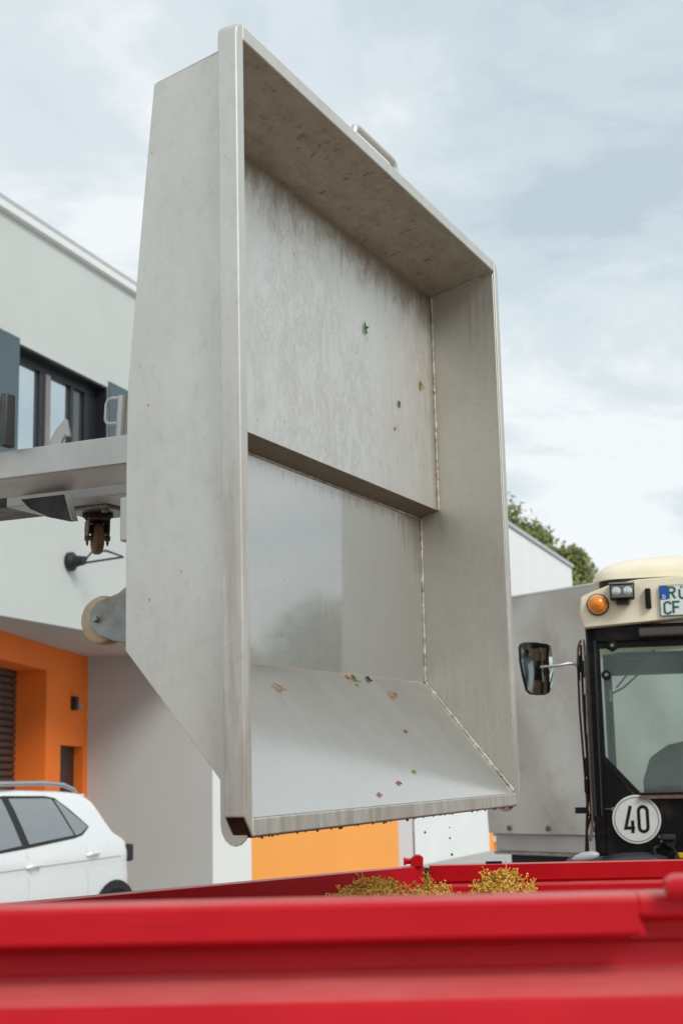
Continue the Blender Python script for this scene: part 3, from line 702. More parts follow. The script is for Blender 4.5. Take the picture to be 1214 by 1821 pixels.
# number plate, leaning as the visor face
pl = MB(); PX0, PX1, PZ0, PZ1 = .330, .585, 2.268, 2.396
pl.prism([(-.058, PZ0), (-.052, PZ0), (-.052, PZ1), (-.058, PZ1)], 0, PX0, PX1)
plo = pl.build('number_plate', M_green, trc, bevel=.001)
pw = MB().box((PX0 + .003, -.0592, PZ0 + .003), (PX1 - .003, -.0585, PZ1 - .003)).build('plate_face', M_platew, plo)
MB().box((PX0 + .003, -.0600, PZ0 + .068), (PX0 + .034, -.0593, PZ1 - .003)).build('blue_band', M_blue, plo)
def put(ox, oz, y=-.0594):
    return lambda x, z, t: (ox + x, y - t, oz + z)
def arc(cx, cy, r, a0, a1, n=6): return [(cx + r * math.cos(R(a0 + (a1 - a0) * i / n)), cy + r * math.sin(R(a0 + (a1 - a0) * i / n))) for i in range(n + 1)]
def glyph(ch, h, w):
    r = w * .42
    return {'R': [[(0, 0), (0, h), (w - r, h)] + arc(w - r, h - r, r, 80, -90) [0:] + [(0.0, h - 2 * r)], [(w * .45, h - 2 * r), (w, 0)]],
            'U': [[(0, h * .80), (0, r)] + arc(r, r, r, 190, 270)[1:] + arc(w - r, r, r, 280, 350) + [(w, r), (w, h * .80)]],
            'C': [arc(w - r, h - r, r, 10, 90) + arc(r, h - r, r, 90, 180) + arc(r, r, r, 180, 270) + arc(w - r, r, r, 270, 350)],
            'F': [[(w, h), (0, h), (0, 0)], [(0, h * .53), (w * .85, h * .53)]],
            'D': [[(0, 0), (0, h), (w - r, h)] + arc(w - r, h - r, r, 80, 0) + arc(w - r, r, r, 0, -80) + [(w - r, 0)]]}[ch]
m = MB(); sw = .0086
for ch_, ox, oz in (('R', .368, 2.339), ('U', .412, 2.339), ('C', .348, 2.278), ('F', .384, 2.278)):
    for st in glyph(ch_, .047, .026): m.ribbon(st, sw, put(ox, oz, -.0594), closed=(ch_ == 'D'))
for ox in (.420, .433): m.ribbon([(0, 0), (0, .008)], .008, put(ox, 2.382, -.0594))
m.build('lettering', M_green, plo, smooth=False)
m = MB()
for st in glyph('D', .014, .009): m.ribbon(st, .0028, put(PX0 + .014, 2.340, -.0602), closed=True)
m.build('country_letter', M_platew, plo, smooth=False)
# rear frame
def quadbar(mb, a, b, wd, y0, y1):
    (x0, z0), (x1, z1) = a, b; d = Vector((x1 - x0, z1 - z0)).normalized() * wd / 2; nx, nz = -d.y, d.x
    mb.prism([(y0, 0)], 1, 0, 0) if False else None
    pts = [(x0 + nx, z0 + nz), (x1 + nx, z1 + nz), (x1 - nx, z1 - nz), (x0 - nx, z0 - nz)]
    vs = [(x, y0, z) for x, z in pts] + [(x, y1, z) for x, z in pts]
    return mb.add(vs, [(0, 1, 2, 3), (7, 6, 5, 4), (0, 4, 5, 1), (1, 5, 6, 2), (2, 6, 7, 3), (3, 7, 4, 0)])
m = MB()
for s_ in (0, 1):
    X = (lambda x: x) if s_ == 0 else (lambda x: 1.0 - x)
    outer = [(X(.018), 2.235), (X(.016), 1.49), (X(.018), 1.31)]
    quadbar(m, (X(.040), 2.235), (X(.034), 1.30), .045, 0, .09)
m.box((.02, -.0, 2.175), (.98, .07, 2.245))
m.build('cab_frame', M_black, trc, bevel=.006)
# outer pillar trims: slightly lighter ribs
for s_ in (0, 1):
    X = (lambda x: x) if s_ == 0 else (lambda x: 1.0 - x)
    m = MB(); quadbar(m, (X(.022), 2.22), (X(.020), 1.46), .008, -.012, 0); quadbar(m, (X(.052), 2.18), (X(.046), 1.46), .006, -.010, 0); m.build('pillar_trim', M_under, trc)
    m = MB(); quadbar(m, (X(.008), 2.19), (X(.006), 1.44), .005, -.02, .06); m.build('pillar_edge', M_rustedge, trc)
# lower rear panel with slanted shoulders (hole = glass)
gp = [(.072, 2.150), (.072, 1.703), (.206, 1.552), (.794, 1.552), (.928, 1.703), (.928, 2.150)]
fo = [(.050, 2.190), (.050, 1.690), (.192, 1.530), (.808, 1.530), (.950, 1.690), (.950, 2.190)]
m = MB()
n = 6; vs = [(x, .012, z) for x, z in fo] + [(x, .012, z) for x, z in gp] + [(x, .04, z) for x, z in fo] + [(x, .04, z) for x, z in gp]
fs = []
for i in range(n):
    j = (i + 1) % n; fs += [(i, j, n + j, n + i), (2 * n + i, 3 * n + i, 3 * n + j, 2 * n + j), (n + i, n + j, 3 * n + j, 3 * n + i), (i, 2 * n + i, 2 * n + j, j)]
m.add(vs, fs).build('window_seal', M_ink, trc)
MB().prism([(.05, 1.30), (.95, 1.30), (.95, 1.688), (.806, 1.528), (.194, 1.528), (.05, 1.688)][::-1], 1, 0, 0) if False else None
m = MB(); pp = [(.056, 1.30), (.944, 1.30), (.944, 1.685), (.808, 1.527), (.192, 1.527), (.056, 1.685)]
m.add([(x, .015, z) for x, z in pp] + [(x, .06, z) for x, z in pp], [tuple(range(6)), tuple(range(11, 5, -1))] + [(i, (i + 1) % 6, (i + 1) % 6 + 6, i + 6) for i in range(6)])
m.build('rear_panel', M_black, trc, bevel=.003)
m = MB(); quadbar(m, (.058, 1.489), (.118, 1.489), .004, .008, .016); m.box((.20, -.012, 1.527), (.80, .02, 1.540)); m.build('sill_edge', M_rustedge, trc)
MB().lathe((.092, .016, 1.487), (0, -1, 0), [(0, .009), (.004, .008)], 14).build('rivet', M_zinc, trc)
gm = MB(); gpz = [(x, .022, z) for x, z in gp]
gm.add(gpz + [(x, .028, z) for x, _, z in gpz], [tuple(range(6)), tuple(range(11, 5, -1))]).build('rear_window', M_cab, trc, smooth=False)
MB().box((.236, -.04, 2.188), (.76, -.005, 2.226)).build('wiper_motor_cover', M_shutter, trc, bevel=.008)
for kx, kz, rr in ((.125, 2.160, .026), (.094, 2.038, .020)):
    kk = MB().lathe((kx, .02, kz), (0, -1, 0), [(0, rr), (.02, rr), (.026, rr * .7)], 6 if rr > .022 else 24).build('glass_knob', M_ink, trc)
    MB().lathe((kx, -.006, kz), (0, -1, 0), [(0, .0085), (.004, .006)], 14).build('bolt', M_zinc, kk)
gs = MB().cyl((.105, .10, 1.98), (.100, .10, 1.83), .006, 10).build('gas_strut', M_zinc, trc)
MB().cyl((.100, .10, 1.93), (.098, .10, 1.745), .0125, 12).build('strut_body', M_under, gs)
# inside: wiper linkage, front frame bars, seat, floor
m = MB(); m.tube([(.13, .12, 1.99), (.22, .2, 2.10), (.3, .25, 2.155)], .004, 6); m.tube([(.10, .11, 1.96), (.16, .12, 1.99), (.24, .16, 2.06), (.26, .2, 2.11)], .004, 6)
m.build('wiper_arm', M_under, trc)
m = MB()
for x_ in (.04, .93): m.box((x_, 1.40, 1.3), (x_ + .04, 1.45, 2.24))
m.box((.04, 1.40, 2.13), (.97, 1.45, 2.24)); m.box((.04, 1.40, 1.30), (.97, 1.45, 1.50))
m.build('front_frame', M_under, trc)
MB().box((.13, .5, 2.145), (.9, .54, 2.170)).build('sun_blind_bar', M_under, trc)
m = MB(); sp = []
for z, hw_, yo in ((1.30, .24, .62), (1.45, .285, .60), (1.60, .285, .59), (1.70, .25, .60), (1.755, .17, .62), (1.775, .08, .64)):
    sp.append([(.5 - hw_, yo + .02, z), (.5 - hw_ * .6, yo - .02, z), (.5, yo - .03, z), (.5 + hw_ * .6, yo - .02, z), (.5 + hw_, yo + .02, z), (.5 + hw_, yo + .09, z), (.5, yo + .12, z), (.5 - hw_, yo + .09, z)])
loft(m, sp); so_ = m.build('seat_backrest', M_seat, trc, bevel=.01, ang=60)
MB().box((.24, .62, 1.18), (.76, 1.12, 1.30)).build('seat_cushion', M_seat, trc, bevel=.03)
MB().tube([(.5 + .17 * math.cos(a_), 1.2 + .06 * math.sin(a_), 1.55 + .16 * math.sin(a_)) for a_ in [k * math.pi / 8 for k in range(16)]], .012, 8, closed=True).build('steering_wheel', M_ink, trc)
for x_ in (.0, 1.0):
    m = MB(); vv = [(x_, .1, 1.45), (x_, 1.38, 1.45), (x_, 1.40, 2.2), (x_, .1, 2.2)]; m.add(vv, [(0, 1, 2, 3)]).build('side_window', M_cab, trc, smooth=False)
m = MB()
m.box((.01, .10, 1.32), (.03, 1.4, 1.44)); m.box((.97, .10, 1.32), (.99, 1.4, 1.44)); m.box((.02, .06, 1.0), (.98, 1.42, 1.16))
m.build('cab_floor', M_black, trc)
# hinges, pipes and hoses on the left flank
m = MB()
m.tube([(-.022, .02, 2.08), (-.024, .02, 1.9), (-.012, .02, 1.49), (-.008, .02, 1.46)], .0045, 6)
m.tube([(-.006, .03, 2.17), (-.008, .03, 1.90), (.001, .03, 1.47), (-.02, .02, 1.40), (-.018, .02, 1.2)], .005, 6)
m.tube([(-.002, .0, 1.96), (-.004, -.01, 1.80), (.0, .0, 1.77), (-.002, 0, 1.62), (-.025, 0, 1.33), (-.02, 0, 1.15)], .006, 6)
m.build('hose', M_cable, trc)
for ha, hb in (((-.018, .0, 2.055), (-.004, .05, 2.125)), ((-.003, -.02, 2.03), (.012, .03, 2.10)), ((-.012, -.01, 1.62), (.006, .03, 1.70)), ((-.020, -.01, 1.555), (-.004, .03, 1.612))): MB().box(ha, hb).build('hinge', M_ink, trc, bevel=.003)
br = MB().box((-.062, .0, 1.472), (-.012, .03, 1.497)).build('bracket', M_ink, trc)
MB().box((-.064, -.001, 1.472), (-.060, .031, 1.497)).build('bracket_end', M_rustedge, br)
m = MB(); m.tube([(-.005, .03, 2.19), (-.018, .03, 2.16), (-.024, .03, 2.07)], .005, 6); m.build('pillar_bracket', M_rustedge, trc)
MB().box((.016, .04, 1.31), (.050, .06, 1.46)).build('pink_plate', M_pinkish, trc)
m = MB(); quadbar(m, (.008, 1.46), (-.008, 1.36), .012, 0, .03); m.build('lower_pillar', M_rustedge, trc)
# mirror
mo = [(-.0605, 2.160), (-.0555, 2.172), (-.0415, 2.180), (-.0005, 2.184), (.0445, 2.180), (.0565, 2.172), (.0605, 2.150), (.0605, 2.06), (.0525, 2.0), (.0425, 1.972), (.0245, 1.963), (-.0005, 1.961), (-.0275, 1.964), (-.0415, 1.978), (-.0535, 2.04), (-.0605, 2.10)]
MA = R(54); MS = 1 / math.cos(MA)
def mpt(x, y, z):     # local mirror frame turned towards the cab
    x *= MS; return (-.190 + x * math.cos(MA) - y * math.sin(MA), -.03 + x * math.sin(MA) + y * math.cos(MA), z)
def scalep(pl_, s): cx = sum(p[0] for p in pl_) / len(pl_); cz = sum(p[1] for p in pl_) / len(pl_); return [(cx + (x - cx) * s, cz + (z - cz) * s) for x, z in pl_]
k = len(mo)
mb_ = MB(); loft(mb_, [[mpt(x, -.003, z) for x, z in scalep(mo, .97)], [mpt(x, .0, z) for x, z in mo], [mpt(x, .008, z) for x, z in mo], [mpt(x, .03, z) for x, z in scalep(mo, .7)]])
mir = mb_.build('wing_mirror', M_ink, trc, ang=40)
gl_ = MB()
for q in (1.0, .85, .7, .55, .4, .25, .1): gl_.v += [mpt(x, -.0035 - .004 * (1 - q * q), z) for x, z in scalep(mo, .965 * q)]
for i in range(6):
    for a in range(k): gl_.f.append((i * k + a, i * k + (a + 1) % k, (i + 1) * k + (a + 1) % k, (i + 1) * k + a))
gl_.f.append(tuple(6 * k + a for a in range(k)))
gl_.build('mirror_glass', M_mirror, mir, ang=60)
MB().tube([(-.19, .0, 2.082), (-.13, .0, 2.082), (-.10, .0, 2.085), (-.06, .02, 2.093), (-.035, .03, 2.09), (-.02, .03, 2.07), (-.02, .03, 2.02)], .0055, 8).build('mirror_arm', M_silver, mir)
# speed disc "40"
SX, SZ, SR = .184, 1.445, .098
sg_ = MB().lathe((SX, .012, SZ), (0, -1, 0), [(0, SR), (.005, SR), (.006, SR - .001)], 56).build('speed_disc', M_sign, trc)
m = MB(); m.ribbon([(SX + (SR - .0095) * math.cos(a_), SZ + (SR - .0095) * math.sin(a_)) for a_ in [k * math.pi / 30 for k in range(60)]], .0022, lambda x, z, t: (x, .0056 - t, z), closed=True)
m.build('ring', M_green, sg_, smooth=False)
m = MB(); pt = lambda x, z, t: (x, .0056 - t, z)
b0 = SZ - .052
m.ribbon([(SX - .022, b0 + .107), (SX - .045, b0 + .018), (SX - .0075, b0 + .018)], .0125, pt)
m.ribbon([(SX - .016, b0 + .048), (SX - .017, b0 - .002)], .0125, pt, .0016)
o0 = SX + .027; rr = .0175
m.ribbon(arc(o0, b0 + .105 - rr - .002, rr, 0, 180, 10) + arc(o0, b0 + rr + .003, rr, 180, 360, 10), .0125, pt, closed=True)
m.build('numerals', M_ink, sg_, smooth=False)
# connector socket, hose, dusty fender top, bits
cn = MB().lathe((.31, .0, 1.35), (.15, -1, .15), [(-.03, .024), (.0, .026), (.02, .026), (.03, .02)], 20).build('trailer_socket', M_ink, trc)
MB().box((.275, -.045, 1.362), (.335, -.005, 1.385)).build('socket_lid', M_under, cn, bevel=.006)
for bx in (.272, .278): MB().lathe((bx, -.012, 1.375 - (bx - .272) * 3), (0, -1, 0), [(0, .006), (.005, .005)], 10).build('bolt', M_zinc, cn)
m = MB(); m.tube([(.27, -.01, 1.34), (.245, -.03, 1.33), (.25, -.04, 1.29), (.26, -.03, 1.2)], .009, 8); m.tube([(.32, -.03, 1.335), (.335, -.05, 1.31), (.345, -.06, 1.27), (.34, -.04, 1.15)], .006, 8); m.build('cable', M_cable, trc)
m = MB(); fr = []
for y_, zt_ in ((-.12, 1.27), (-.09, 1.30), (-.02, 1.312), (.014, 1.314)): fr.append((y_, zt_))
m = MB(); nx = 14
for y_, zt_ in fr:
    for i in range(nx + 1):
        x_ = .04 + .26 * i / nx; m.v.append((x_, y_, zt_ - .02 * abs(2 * i / nx - 1) ** 3))
for j in range(3):
    for i in range(nx): a = j * (nx + 1) + i; m.f.append((a, a + 1, a + nx + 2, a + nx + 1))
m.build('fender_top', M_darksteel, trc, fix=False)
MB().lathe((-.03, -.02, 1.298), (1, 0, .18), [(-.055, .004), (-.04, .014), (-.01, .02), (.03, .02), (.05, .012), (.058, .004)], 14).build('plastic_cap', M_clear, trc)
MB().box((.33, -.04, 1.29), (.40, .0, 1.312)).build('yellow_cover', M_yellow, trc, bevel=.004)
# bonnet, wheels, chassis
MB().box((.22, 1.45, .75), (.78, 3.0, 1.42)).build('bonnet', M_cream, trc, bevel=.08, seg=4)
MB().box((.30, .1, .45), (.70, 3.0, .95)).build('chassis', M_under, trc, bevel=.02)
for x_, y_, rr, wd in ((-.12, .35, .60, .28), (.84, .35, .60, .28), (-.02, 2.55, .40, .22), (.80, 2.55, .40, .22)):
    w_ = MB().lathe((x_, y_, rr), (1, 0, 0), [(0, rr * .72), (.03, rr * .96), (wd / 2, rr), (wd - .03, rr * .96), (wd, rr * .72)], 36).build('wheel', M_rubber, trc)
    MB().lathe((x_ - .008, y_, rr), (1, 0, 0), [(0, rr * .5), (.03, rr * .56), (wd - .014, rr * .56), (wd + .016, rr * .5)], 24).build('rim', M_red, w_)
for x_ in (-.14, .84): MB().box((x_, -.1, 1.235), (x_ + .30, .85, 1.262)).build('mudguard', M_black, trc, bevel=.01)

# ================================================================ RED TRAILER
trl = thing('red_trailer', 'red steel harvest trailer with folded rim filling the foreground', 'trailer', loc=(0, 2.7, 0))
OY = -2.7
XN0, XN1 = -2.35, 3.0
# near side: folded sheet profile (y, z) extruded along x
def rimprof(zb):
    return [(1.245, 1.525), (1.206, 1.5265), (1.1985, 1.5235), (1.1965, 1.520), (1.1965, zb + .003), (1.199, zb), (1.242, zb - .004), (1.246, zb - .008), (1.246, 1.4835), (1.270, 1.4835), (1.270, 1.50), (1.245, 1.51)]
low = [(1.244, 1.4833), (1.240, 1.466), (1.236, 1.4625), (1.196, 1.4520), (1.190, 1.4475), (1.188, 1.443), (1.188, 1.36), (1.192, 1.355), (1.232, 1.345), (1.236, 1.34), (1.236, 1.20), (1.19, 1.185), (1.188, 1.18), (1.188, .90), (1.27, .90), (1.27, 1.4833)]
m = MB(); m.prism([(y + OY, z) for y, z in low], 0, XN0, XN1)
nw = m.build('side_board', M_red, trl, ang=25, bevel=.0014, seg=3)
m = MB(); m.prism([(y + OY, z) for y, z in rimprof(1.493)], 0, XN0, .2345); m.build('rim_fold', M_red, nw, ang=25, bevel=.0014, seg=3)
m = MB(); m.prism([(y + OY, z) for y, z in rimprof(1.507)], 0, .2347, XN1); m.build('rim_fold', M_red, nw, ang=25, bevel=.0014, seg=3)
# slanted end of the folded rim face
MB().add([(.2346, 1.1968 + OY, 1.5068), (.2290, 1.1968 + OY, 1.5068), (.2346, 1.1968 + OY, 1.4935), (.2400, 1.1968 + OY, 1.4935)] + [(.2346, 1.235 + OY, 1.5068), (.2290, 1.235 + OY, 1.5068), (.2346, 1.235 + OY, 1.4935), (.2400, 1.235 + OY, 1.4935)], [(0, 3, 2, 1), (4, 5, 6, 7), (0, 4, 7, 3), (3, 7, 6, 2), (1, 2, 6, 5), (0, 1, 5, 4)]).build('rim_end', M_red, nw)
rb = MB().tube([(.256, 1.19 + OY, 1.530), (.262, 1.19 + OY, 1.531), (.62, 1.19 + OY, 1.532)], [.008, .0105, .0105], 20).build('latch_bar', M_red, trl)
MB().box((.285, 1.183 + OY, 1.5195), (.60, 1.197 + OY, 1.5275)).build('latch_shade', M_under, rb)  # dark strip put in as the shade beneath the latch bar
# far and slanted inner boards: profile swept along the plan line
def sweep(p0, p1, prof_, name, mat=M_red, b=0.0):
    p0 = Vector((*p0, 0)); p1 = Vector((*p1, 0)); d = (p1 - p0).normalized(); nn = Vector((d.y, -d.x, 0))
    mb = MB(); k = len(prof_)
    for p in (p0, p1):
        for o_, z in prof_: q = p + nn * o_; mb.v.append((q.x, q.y + OY, z))
    mb.f += [tuple(range(k))[::-1], tuple(range(k, 2 * k))] + [(i, (i + 1) % k, (i + 1) % k + k, i + k) for i in range(k)]
    return mb.build(name, mat, trl, ang=25)
# offset + = towards inside (near side)
fp = [(0, 1.3785), (-.004, 1.380), (-.05, 1.380), (-.05, .90), (.03, .90), (.03, 1.285), (.012, 1.295), (.012, 1.318), (.010, 1.322), (-.012, 1.326), (-.014, 1.330), (-.004, 1.335)]
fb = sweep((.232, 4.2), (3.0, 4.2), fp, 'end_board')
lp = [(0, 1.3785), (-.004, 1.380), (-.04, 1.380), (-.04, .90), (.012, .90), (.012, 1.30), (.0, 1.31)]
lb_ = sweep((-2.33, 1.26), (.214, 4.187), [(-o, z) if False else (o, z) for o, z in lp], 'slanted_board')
MB().box((.217, 4.19 + OY, .90), (.229, 4.25 + OY, 1.372)).build('corner_gap', M_grime, trl)
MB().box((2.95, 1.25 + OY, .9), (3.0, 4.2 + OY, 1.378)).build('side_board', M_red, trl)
# hinge pin on the corner
hp = MB(); hp.cyl((.160, 4.17 + OY, 1.3945), (.2, 4.17 + OY, 1.3945), .0085, 18); hp.cyl((.156, 4.17 + OY, 1.3945), (.162, 4.17 + OY, 1.3945), .0115, 18)
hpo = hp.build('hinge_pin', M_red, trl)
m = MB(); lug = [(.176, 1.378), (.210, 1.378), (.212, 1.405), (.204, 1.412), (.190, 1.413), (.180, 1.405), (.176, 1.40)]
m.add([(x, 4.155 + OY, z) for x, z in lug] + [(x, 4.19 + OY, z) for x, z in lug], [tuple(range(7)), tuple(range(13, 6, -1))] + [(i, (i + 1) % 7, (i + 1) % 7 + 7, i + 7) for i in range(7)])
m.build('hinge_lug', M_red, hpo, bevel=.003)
MB().box((.395, 4.21 + OY, 1.380), (.440, 4.235 + OY, 1.3865)).build('rubber_stop', M_ink, fb)
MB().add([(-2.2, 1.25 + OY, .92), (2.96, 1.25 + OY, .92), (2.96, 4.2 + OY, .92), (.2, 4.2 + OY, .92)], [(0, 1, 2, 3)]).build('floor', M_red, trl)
m = MB(); m.box((-1.2, 1.5 + OY, .72), (2.9, 1.62 + OY, .9)); m.box((.3, 3.7 + OY, .72), (2.9, 3.82 + OY, .9)); m.box((0, 1.62 + OY, .75), (.12, 3.0 + OY, .85)); m.box((2.2, 1.62 + OY, .75), (2.32, 3.7 + OY, .85))
m.build('chassis', M_under, trl)
for x_, y_ in ((.2, 1.45), (2.3, 1.45), (.7, 3.6), (2.3, 3.6)):
    w_ = MB().lathe((x_, y_ + OY, .36), (0, 1, 0), [(0, .27), (.03, .345), (.1, .36), (.19, .345), (.22, .27)], 28).build('wheel', M_rubber, trl)
    MB().lathe((x_, y_ - .006 + OY, .36), (0, 1, 0), [(0, .18), (.232, .18)], 20).build('rim', M_cream, w_)

# grapes: stems left from pressing
def heap(name, label, cx, cy, hx, hy, ztop, zbase, n, seed):
    rnd = random.Random(seed); mb = MB()
    def shape(px, py):
        q = (px / hx) ** 2 + (py / hy) ** 2
        return max(0, 1 - q) ** .8 * (1 + .22 * math.sin(px * 40 + seed) + .15 * math.sin(py * 33 + px * 61))
    for k in range(n):
        while True:
            px, py = rnd.uniform(-hx, hx), rnd.uniform(-hy, hy)
            if (px / hx) ** 2 + (py / hy) ** 2 < 1: break
        z = zbase + (ztop - zbase) * shape(px, py) * rnd.uniform(.75, 1.0)
        p = Vector((cx + px, cy + py, z)); d = Vector((rnd.gauss(0, 1), rnd.gauss(0, .8), rnd.uniform(-.3, 1.3))).normalized()
        L0 = rnd.uniform(.012, .040)
        mb.tube([p, p + d * L0 * .5, p + d * L0 + Vector((0, 0, rnd.uniform(-.005, .004)))], [.0022, .0018, .0012], 4, cap=False)
        for j in range(rnd.randint(5, 10)):
            b = p + d * L0 * rnd.uniform(.2, 1.0); e_ = Vector((rnd.gauss(0, 1), rnd.gauss(0, 1), rnd.gauss(.2, 1))).normalized() * rnd.uniform(.006, .016)
            mb.tube([b, b + e_], [.0012, .0009], 3, cap=False)
            r_ = rnd.uniform(.0018, .0038); c = b + e_
            mb.add([c + Vector(o) * r_ for o in ((1, 0, 0), (-1, 0, 0), (0, 1, 0), (0, -1, 0), (0, 0, 1), (0, 0, -1))], [(0, 2, 4), (2, 1, 4), (1, 3, 4), (3, 0, 4), (2, 0, 5), (1, 2, 5), (3, 1, 5), (0, 3, 5)])
    o = mb.build(name, M_stem, None, smooth=False, fix=False); tag(o, label, 'grape stems', kind='stuff'); return o
heap('grape_stem_heap', 'wide heap of yellow-green grape stems in the trailer near the hinge pin', .095, 3.45, .21, .20, 1.374, 1.30, 430, 3)
heap('grape_stem_heap', 'narrow heap of grape stems in the trailer, right of the wide one', .362, 3.50, .105, .14, 1.378, 1.30, 230, 8)
def bed(x, y):
    return 1.285 + .02 * math.sin(x * 7 + 1) * math.sin(y * 5) + .012 * math.sin(x * 31 + y * 17) + .03 * math.exp(-((x - .2) ** 2 + (y - 3.45) ** 2) * 9)
m = MB(); nx, ny = 130, 60
for j in range(ny + 1):
    y = 1.27 + (4.15 - 1.27) * j / ny; x0 = -2.28 + (y - 1.26) * .869 + .06
    for i in range(nx + 1):
        x = x0 + (2.94 - x0) * i / nx; m.v.append((x, y, bed(x, y) + random.uniform(-.006, .006)))
for j in range(ny):
    for i in range(nx): a = j * (nx + 1) + i; m.f.append((a, a + 1, a + nx + 2, a + nx + 1))
tag(m.build('grape_pomace', M_pulp, None, fix=False), 'brown bed of pressed grapes filling the red trailer below its rim', 'grape pomace', kind='stuff')

# ================================================================ STAINLESS BIN (x = width, y = down, z = depth)
BO = Vector((-.161, 2.346, 2.928)); BU = Vector((.416, .909, .013)); BV = Vector((.003, .013, -1.0)); BW = Vector((-.910, .416, .003))
BM = frame(BO, BU, BV, BW)
bin_ = thing('tipping_bin', 'large stainless steel harvest bin tipped upright over the red trailer', 'bin', BM)
WB, HB = 1.3855, 1.36
T = .004
# side sheets with rounded ears at the pouring edge
def ear():
    pts = []
    for k in range(0, 9):
        a = R(0 + 180 * k / 8); pts.append((1.372 + .036 * math.sin(a), .0275 + .0275 * math.cos(a)))
    return pts
side = [(.004, .001), (.010, .036), (.043, .181), (.30, .207), (.62, .2365), (.75, .239), (1.078, .2395), (1.299, .055)] + ear()
for name, u0, mat in (('side_wall', -T, M_side), ('side_wall', WB, M_right)):
    MB().prism(side, 0, u0, u0 + T).build(name, mat, bin_, bevel=.0012)
def panel(name, a, b, mat, back, t=T, u0=0.0, u1=WB):
    (v0, w0), (v1, w1) = a, b
    n_ = Vector((0, -(w1 - w0), (v1 - v0)))
    if n_.dot(Vector((0, *back))) < 0: n_ = -n_
    return MB().plate((u0, v0, w0), (u1, v0, w0), (u1, v1, w1), (u0, v1, w1), n_, t).build(name, mat, bin_)
panel('top_wall', (.0, .0), (.043, .1785), M_top, (-1, 0))
panel('upper_back_panel', (.043, .1785), (.629, .1790), M_upper, (0, 1))
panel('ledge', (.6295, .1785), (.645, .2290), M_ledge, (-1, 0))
panel('lower_back_panel', (.6455, .2292), (1.077, .2320), M_lower, (0, 1))
chute = panel('pouring_chute', (1.0775, .2318), (1.362, .002), M_chute, (1, 1))
# rim frame: bevelled ring, front faces -w
o_ = [(-.028, 0.0), (-.027, -.014), (-.016, -.027), (0.0, -.029), (WB * .5, -.029), (WB - .002, -.029), (WB + .016, -.027), (WB + .027, -.014), (WB + .028, 0), (WB + .028, 1.345), (WB + .010, 1.392), (WB, 1.392), (WB * .5, 1.392), (0.0, 1.392), (-.028, 1.360)]
i_ = [(.0015, .0010), (.0015, .0010), (.0015, .0010), (.0015, .0010), (WB * .5, .0010), (WB - .0015, .0010), (WB - .0015, .0010), (WB - .0015, .0010), (WB - .0015, .0015), (WB - .0015, 1.3585), (WB - .0015, 1.3590), (WB - .0015, 1.3595), (WB * .5, 1.3595), (.0015, 1.3595), (.0015, 1.3590)]
# build as separate bars so that every face is a clean quad
def bar(mb, poly, w0=-.004, w1=.034): return mb.prism([(a, b) for a, b in poly], 2, w0, w1)
m = MB()
IN = -.0012
segs = [
 [(-.028, .002), (-.026, -.015), (-.016, -.026), (-.004, -.029), (IN, -.029), (IN, -.0015), (IN, 1.3630), (-.0010, 1.392), (-.028, 1.360)],
 [(IN, -.029), (WB - IN, -.029), (WB - IN, -.0012), (IN, -.0012)],
 [(WB - IN, -.029), (WB + .004, -.029), (WB + .016, -.026), (WB + .026, -.015), (WB + .028, .002), (WB + .028, 1.345), (WB + .012, 1.390), (WB - IN, 1.392)],
 [(IN, 1.3630), (WB - IN, 1.3630), (WB - IN, 1.392), (IN, 1.392)]]
for s_ in segs: bar(m, s_)
bm_me = m.build('rim', M_rim, bin_, bevel=.0075, seg=4)
# dark open tube end at the lower left mitre, and grime under the pouring edge
MB().add([(-.0285, 1.3602, -.0015), (-.0285, 1.3602, .0305), (-.0018, 1.3925, .0305), (-.0018, 1.3925, -.0015)], [(0, 1, 2, 3)]).build('tube_end', M_grime, bm_me)
m = MB()
m.box((.004, 1.3922, .000), (WB + .006, 1.3945, .031))
rnd = random.Random(4)
for k in range(55):
    x_ = rnd.uniform(.02, WB); r_ = rnd.uniform(.0010, .0024) * (1.6 if rnd.random() < .10 else 1)
    m.lathe((x_, 1.3945, rnd.uniform(-.003, .012)), (0, 1, 0), [(0, r_ * 1.3), (r_ * .7, r_), (r_ * 1.3, r_ * .55), (r_ * 1.6, 0.0001)], 8)
m.build('juice_film', M_juice, bin_)
# welds
def weld(path, r_, step=.006, seed=1):
    rnd = random.Random(seed); P = [Vector(p) for p in path]; pts = []; rs = []
    for a, b in zip(P, P[1:]):
        n_ = max(2, int((b - a).length / step))
        for i in range(n_): pts.append(a.lerp(b, i / n_) + Vector((rnd.uniform(-1, 1), rnd.uniform(-1, 1), rnd.uniform(-1, 1))) * r_ * .16); rs.append(r_ * rnd.uniform(.75, 1.15))
    pts.append(P[-1]); rs.append(r_)
    return MB().tube(pts, rs, 7)
for x_, sd in ((WB - .0015, 1), (.0015, 2)):
    weld([(x_, .046, .1765), (x_, .627, .1770)], .0034, seed=sd).build('weld_seam', M_weld, bin_)
    weld([(x_, .650, .2275), (x_, 1.076, .2300)], .0032, seed=sd + 2).build('weld_seam', M_weld, bin_)
    weld([(x_, 1.079, .2290), (x_, 1.356, .0035)], .0036, seed=sd + 4).build('weld_seam', M_weld, bin_)
    weld([(x_, .003, .010), (x_, .044, .1760)], .0022, seed=sd + 6).build('weld_seam', M_weld, bin_)
weld([(.0, .6475, .2285), (WB, .6475, .2285)], .0022, seed=31).build('weld_seam', M_weld, bin_)
